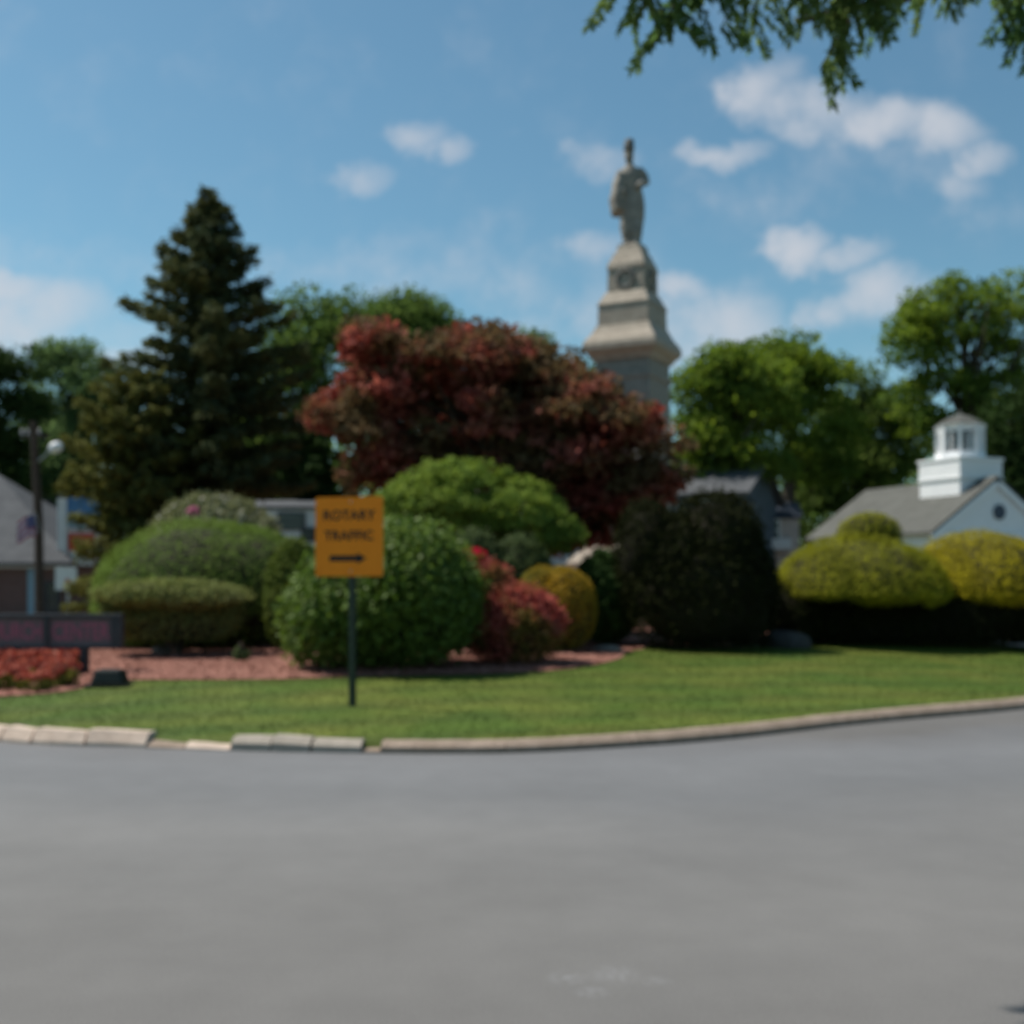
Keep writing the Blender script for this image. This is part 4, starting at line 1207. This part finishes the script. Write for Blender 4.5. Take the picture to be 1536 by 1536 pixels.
# white hall with cupola
g = Vector((.388, -.921, 0)); nl = Vector((-.921, -.388, 0))
CC = Vector((wx(1440, 40), 40, 0))
hall = empty("white_hall", (CC.x, CC.y, 0), "white gabled hall with grey roof and cupola at the right", "building", rz=math.atan2(g.x, -g.y))
# local axes: -y = gable front, -x = lit left side
t0, t1, W, zr, ze = -1.75, 5.0, 3.0, 5.25, 3.25     # local y of front and back
bm = bmesh.new()
v = [bm.verts.new(p) for p in ((-W + .25, t0 + .12, -.2), (W - .25, t0 + .12, -.2), (W - .25, t1 - .2, -.2), (-W + .25, t1 - .2, -.2),
                               (-W + .25, t0 + .12, ze), (W - .25, t0 + .12, ze), (W - .25, t1 - .2, ze), (-W + .25, t1 - .2, ze), (0, t0 + .12, zr - .12), (0, t1 - .2, zr - .12))]
for f in ((0, 1, 5, 8, 4), (2, 3, 7, 9, 6), (1, 2, 6, 5), (3, 0, 4, 7), (4, 8, 9, 7), (8, 5, 6, 9), (3, 2, 1, 0)): bm.faces.new([v[i] for i in f])
bm_obj("wall", bm, M['white'], hall)
rfh = quadsheet("roof", [[(-W, t0, ze), (-.001, t0, zr), (-.001, t1, zr), (-W, t1, ze)], [(.001, t0, zr), (W, t0, ze), (W, t1, ze), (.001, t1, zr)]], M['roof_hall'], hall, .10)
bm = bmesh.new()
for s in (-1, 1):
    L_ = math.hypot(W, zr - ze); a = math.atan2(zr - ze, W) * (-s)
    bmesh.ops.transform(bm, matrix=Matrix.Identity(4), verts=[])
    gq = bmesh.ops.create_cube(bm, size=1)
    for q in gq['verts']: q.co = Vector((q.co.x * (L_ - .12), q.co.y * .06, q.co.z * .2))
    bmesh.ops.transform(bm, matrix=Matrix.Translation((s * W / 2, t0 + .035 + .02 * (s > 0), (zr + ze) / 2 - .24)) @ Matrix.Rotation(-a, 4, 'Y') if s < 0 else Matrix.Translation((s * W / 2, t0 + .035, (zr + ze) / 2 - .24)) @ Matrix.Rotation(-a, 4, 'Y'), verts=gq['verts'])
box(bm, (0, t0 + .075, ze - .12), (2 * W - .6, .08, .26))
bm_obj("gable_trim", bm, M['white'], hall)
bm = bmesh.new()
gq = bmesh.ops.create_cone(bm, cap_ends=True, segments=24, radius1=.27, radius2=.27, depth=.06)
bmesh.ops.transform(bm, matrix=Matrix.Translation((.15, t0 + .09, 3.98)) @ Matrix.Rotation(R(90), 4, 'X'), verts=gq['verts'])
bm_obj("round_louvre", bm, M['slate_wall'], hall)
for x in (-1.6, 1.6): window(hall, x, t0 + .09, 1.7, 1.0, 1.6, 'white')
cw = .97
cup = bpy.data.objects.new("cupola", None); COL.objects.link(cup); cup.parent = hall; cup.scale = (1, 1, 1)
bm = bmesh.new()
box(bm, (0, 0, 4.55), (2 * cw, 2 * cw, 1.3)); box(bm, (0, 0, 5.23), (2 * cw + .12, 2 * cw + .12, .09), bevel=.01); box(bm, (0, 0, 5.58), (2 * cw + .05, 2 * cw + .05, .64), bevel=.015)
box(bm, (0, 0, 5.92), (2 * cw + .14, 2 * cw + .14, .10), bevel=.01)
bm_obj("cupola_base", bm, M['white'], cup)
bm = bmesh.new(); ro = .82
def octa(z0_, z1_, r0, r1, b=None):
    sections(bm, [(z0_, r0, r0), (z1_, r1, r1)], 8)
octa(5.965, 6.22, ro + .06, ro + .02)
for i in range(8):
    a = 6.283 * i / 8
    box(bm, (ro * .94 * math.cos(a), ro * .94 * math.sin(a), 6.66), (.15, .15, .90), rz=a)
    a2 = a + 6.283 / 16; ap = ro * math.cos(R(22.5)) * .95
    box(bm, (ap * math.cos(a2), ap * math.sin(a2), 7.03), (.06, .50, .16), rz=a2)
    box(bm, (ap * math.cos(a2), ap * math.sin(a2), 6.58), (.03, .05, .74), rz=a2)
octa(7.11, 7.19, ro + .04, ro + .08)
bm_obj("lantern", bm, M['white'], cup)
bm = bmesh.new(); sections(bm, [(6.23, .46, .46), (7.10, .46, .46)], 8); bm_obj("lantern_glass", bm, M['glass'], cup)
bm = bmesh.new(); sections(bm, [(7.19, ro + .06, ro + .06), (7.36, ro * .8, ro * .8), (7.52, ro * .45, ro * .45), (7.62, .08, .08), (7.78, .03, .03)], 8)
bm_obj("cupola_roof", bm, M['roof_hall'], cup)

# ------------------------------------------------------------------ left background: pole, roadside signs
Yp = 38.0; x = wx(56, Yp)
up = empty("utility_pole", (x, Yp, 0), "dark leaning wooden utility pole with a street lamp at the left", "pole")
bm = bmesh.new(); zt_ = wz(632, Yp)
tube(bm, [(.08, 0, -.3), (.05, 0, zt_ * .5), (-.14, 0, zt_)], [.17, .15, .12], 10); bm_obj("pole", bm, M['wood'], up)
bm = bmesh.new(); box(bm, (-.16, .16, zt_ - .5), (1.0, .1, .12)); bm_obj("crossarm", bm, M['wood'], up)
for q in (-.55, -.3, .2):
    bm = bmesh.new(); sections(bm, [(0, .05, .05), (.06, .06, .06), (.1, .035, .035), (.16, .05, .05), (.2, .02, .02)], 10)
    bm_obj("insulator", bm, M['galv'], up, loc=(-.16 + q * .8, .16, zt_ - .44))
lx_ = wx(86, Yp) - x; lz_ = wz(672, Yp)
bm = bmesh.new(); tube(bm, [(-.1, 0, lz_ - .55), (lx_ * .5, -.1, lz_ - .25), (lx_ - .2, -.15, lz_ - .02)], .035, 8); bm_obj("lamp_arm", bm, M['galv'], up)
bm = bmesh.new(); gq = bmesh.ops.create_uvsphere(bm, u_segments=18, v_segments=12, radius=1)
bmesh.ops.transform(bm, matrix=Matrix.Translation((lx_, -.15, lz_)) @ Matrix.Rotation(R(-28), 4, 'Y') @ Matrix.Diagonal((.25, .2, .19, 1)), verts=gq['verts'])
bm_obj("lamp_head", bm, M['lamp_white'], up, smooth=True)
# flag hanging from the pole
fg = empty("flag", (wx(55, Yp - .2), Yp - .25, wz(795, Yp)), "small faded red, white and blue flag hanging on the utility pole", "flag")
def cloth(name, u0, u1, v0, v1, m):
    V, Fc = [], []; nu, nv = 8, 4
    for j in range(nv + 1):
        for i in range(nu + 1):
            u = u0 + (u1 - u0) * i / nu; vv = v0 + (v1 - v0) * j / nv
            V.append((-u * .62 - .04, .06 * math.sin(u * 8 + vv * 2), .5 - vv * .75 - u * .18 + .05 * math.sin(u * 5)))
    for j in range(nv):
        for i in range(nu):
            q = j * (nu + 1) + i; Fc.append((q, q + 1, q + nu + 2, q + nu + 1))
    return V, Fc
for k in range(7):
    V, Fc = cloth("s", 0 if k > 3 else .42, 1, k / 7, (k + 1) / 7, None); link("stripe", np_mesh("stripe", V, Fc), M['flag_r' if k % 2 == 0 else 'flag_w'], fg)
V, Fc = cloth("c", 0, .42, 0, 4 / 7, None); link("canton", np_mesh("canton", V, Fc), M['flag_b'], fg)
bm = bmesh.new(); tube(bm, [(.1, .2, -.35), (-.02, 0, .58)], .018, 6); bm_obj("staff", bm, M['galv'], fg)

Ys = 39.5; x = wx(96, Ys)
ps = empty("pylon_sign", (x, Ys, 0), "white pylon with blue and red panels beside the conifer", "sign")
def bxz(name, px0, px1, py0, py1, m, dy=0, th=.25):
    bm = bmesh.new(); xa, xb, za, zb_ = wx(px0, Ys) - x, wx(px1, Ys) - x, wz(py1, Ys), wz(py0, Ys)
    box(bm, ((xa + xb) / 2, dy, (za + zb_) / 2), (xb - xa, th, zb_ - za), bevel=.02); return bm_obj(name, bm, M[m], ps)
bxz("post", 88, 102, 748, 937, 'offwhite')
bxz("upper_panel", 102.5, 146, 747, 776, 'blue')
bxz("middle_panel", 102.5, 146, 778, 792, 'skyblue', 0, .2)
bxz("lower_panel", 104, 140, 800, 826, 'red', 0, .2)
bxz("base_panel", 107, 138, 828, 848, 'offwhite', 0, .2)
Yq = 37.0; x = wx(99, Yq)
rs = empty("roadside_sign", (x, Yq, 0), "small white square sign with a red mark below the pylon", "sign")
bm = bmesh.new(); box(bm, (0, 0, wz(868, Yq)), (32 * Yq / F, .05, 34 * Yq / F), bevel=.01); bd = bm_obj("sign_board", bm, M['offwhite'], rs)
bm = bmesh.new(); box(bm, (.06, -.028, wz(872, Yq)), (.14, .008, .16)); bm_obj("red_mark", bm, M['red'], bd)
bm = bmesh.new(); tube(bm, [(-.06, .05, -.2), (-.06, .05, wz(855, Yq))], .035, 8); bm_obj("post", bm, M['wood'], rs)

# ------------------------------------------------------------------ overhanging locust tree (its trunk stands right of the picture)
tr = empty("locust_tree", (7.2, 5.2, 0), "feathery locust branches hanging into the top right of the picture", "tree")
bm = bmesh.new()
tube(bm, [(0, 0, -.2), (-.05, 0, .3), (-.2, 0, 2.4), (-.1, .1, 4.2), (.1, .2, 7.5)], [.30, .22, .19, .15, .06], 12)
limbs = [[(-.2, 0, 3.2), (-1.6, -.1, 4.4), (-3.6, -.15, 4.95), (-5.6, -.2, 5.0), (-7.2, -.28, 4.8), (-7.9, -.42, 4.70)], [(-.15, 0, 3.8), (-1.4, .6, 4.9), (-2.9, 1.0, 5.2), (-4.4, 1.1, 5.05), (-5.6, 1.0, 4.75)]]
for L_ in limbs: tube(bm, L_, [.10, .075, .05, .032, .02, .01][:len(L_)], 8)
bm_leaf = []; base = Vector((7.2, 5.2, 0))
Pn, Tn, Nn = [], [], []


def spray(tip_px, tip_py, Yt, start, nfr, spread):
    """a hanging twig from the limb, set with pinnate fronds"""
    tip = P(tip_px, tip_py, Yt) - base; s = Vector(start)
    mid = s.lerp(tip, .55) + Vector((0, 0, .10))
    tube(bm, [s, mid, tip], [.012, .008, .003], 5, False)
    for i in range(nfr):
        t = (i + random.random()) / nfr
        o = (s.lerp(mid, t / .55) if t < .55 else mid.lerp(tip, (t - .55) / .45)) if t > 0 else s
        if o.z + base.z < 3.0 and False: continue
        a = random.uniform(0, 6.28)
        d = Vector((math.cos(a) * spread, math.sin(a) * spread, -random.uniform(.55, 1.1))).normalized()
        Lf = random.uniform(.13, .26); side = d.cross(Vector((random.uniform(-1, 1), random.uniform(-1, 1), .2))).normalized()
        q = 24
        for j in range(q):
            u = (j + .5) / q; c = o + d * (Lf * u) + Vector((0, 0, -.03 * u * u))
            for sgn in (-1, 1):
                ll = .058 * (1 - .45 * abs(u - .4))
                tn = (side * sgn * .8 + d * .8 + Vector((random.uniform(-.2, .2), random.uniform(-.2, .2), random.uniform(-.2, .2)))).normalized()
                Pn.append(c + tn * ll * .55); Tn.append(tn); Nn.append(d.cross(side) + Vector((0, 0, .3)))


SPR = [((900, 30), 5.0, (-6.4, -.25, 4.86), 9), ((965, 95), 5.05, (-6.0, -.2, 4.93), 8), ((930, 40), 5.0, (-6.0, -.2, 4.9), 15), ((985, 70), 5.1, (-5.9, -.1, 4.95), 16), ((950, 10), 4.9, (-6.3, -.2, 4.85), 12), ((1070, 62), 5.1, (-5.5, -.1, 5.0), 15), ((1105, 50), 5.2, (-5.4, 0, 5.0), 12), ((1030, 20), 5.0, (-5.7, -.1, 4.97), 14),
       ((1165, 20), 5.1, (-5.2, 0, 5.0), 12), ((1220, 60), 5.2, (-5.1, 0, 5.0), 18), ((1215, 130), 5.2, (-5.0, 0, 5.0), 24), ((1290, 30), 5.3, (-4.9, .1, 5.0), 14), ((1240, 30), 5.2, (-5.0, 0, 5.0), 14), ((1185, 45), 5.1, (-5.1, 0, 5.0), 12),
       ((1365, 5), 5.5, (-4.3, .6, 5.0), 12), ((1400, 10), 5.6, (-4.2, .6, 5.0), 10), ((1470, 30), 5.4, (-4.1, .2, 4.95), 16), ((1510, 75), 5.3, (-4.0, .1, 4.95), 20), ((1545, 50), 5.3, (-3.8, 0, 4.95), 20), ((1490, 50), 5.4, (-4.0, .1, 4.95), 16), ((1560, 20), 5.2, (-3.7, 0, 4.95), 16)]
for (q, Yt, st, nf) in SPR: spray(q[0] + 14, q[1] - 26, Yt, st, int(nf * 1.35), .62)
for k in range(46):                                                     # foliage of the same limbs outside the picture
    L_ = random.choice(limbs); i = random.randrange(1, len(L_) - 1); s = Vector(L_[i]).lerp(Vector(L_[i + 1]), random.random())
    w_ = s + base
    tip = s + Vector((random.uniform(-.35, .35), random.uniform(-.3, .3), random.uniform(.05, .45)))
    tp = tip + base
    if w_.y > 1 and (CX + w_.x / w_.y * F) < 1650 and (HZ - (tp.z - .45 - CH) / tp.y * F) > -40: continue
    pxl = CX + tp.x / tp.y * F; pyl = HZ - (tp.z - CH) / tp.y * F
    spray(pxl, pyl, tp.y, s, 9, .8)
for q in ((-8.0, -.46, 4.62), (-7.96, -.42, 4.68)):   # the twig whose shadow reaches the lower right corner
    tp = Vector(q) + base + Vector((random.uniform(-.1, .1), 0, .12)); spray(CX + tp.x / tp.y * F, HZ - (tp.z - CH) / tp.y * F, tp.y, q, 9, .8)
bm_obj("trunk", bm, M['bark'], tr, smooth=True)
link("crown", leaves("crown", np.array([tuple(p) for p in Pn]), unit(np.array([tuple(p) for p in Nn])), .062, .27, .5, np.array([tuple(p) for p in Tn]), .12), LM['locust'], tr)
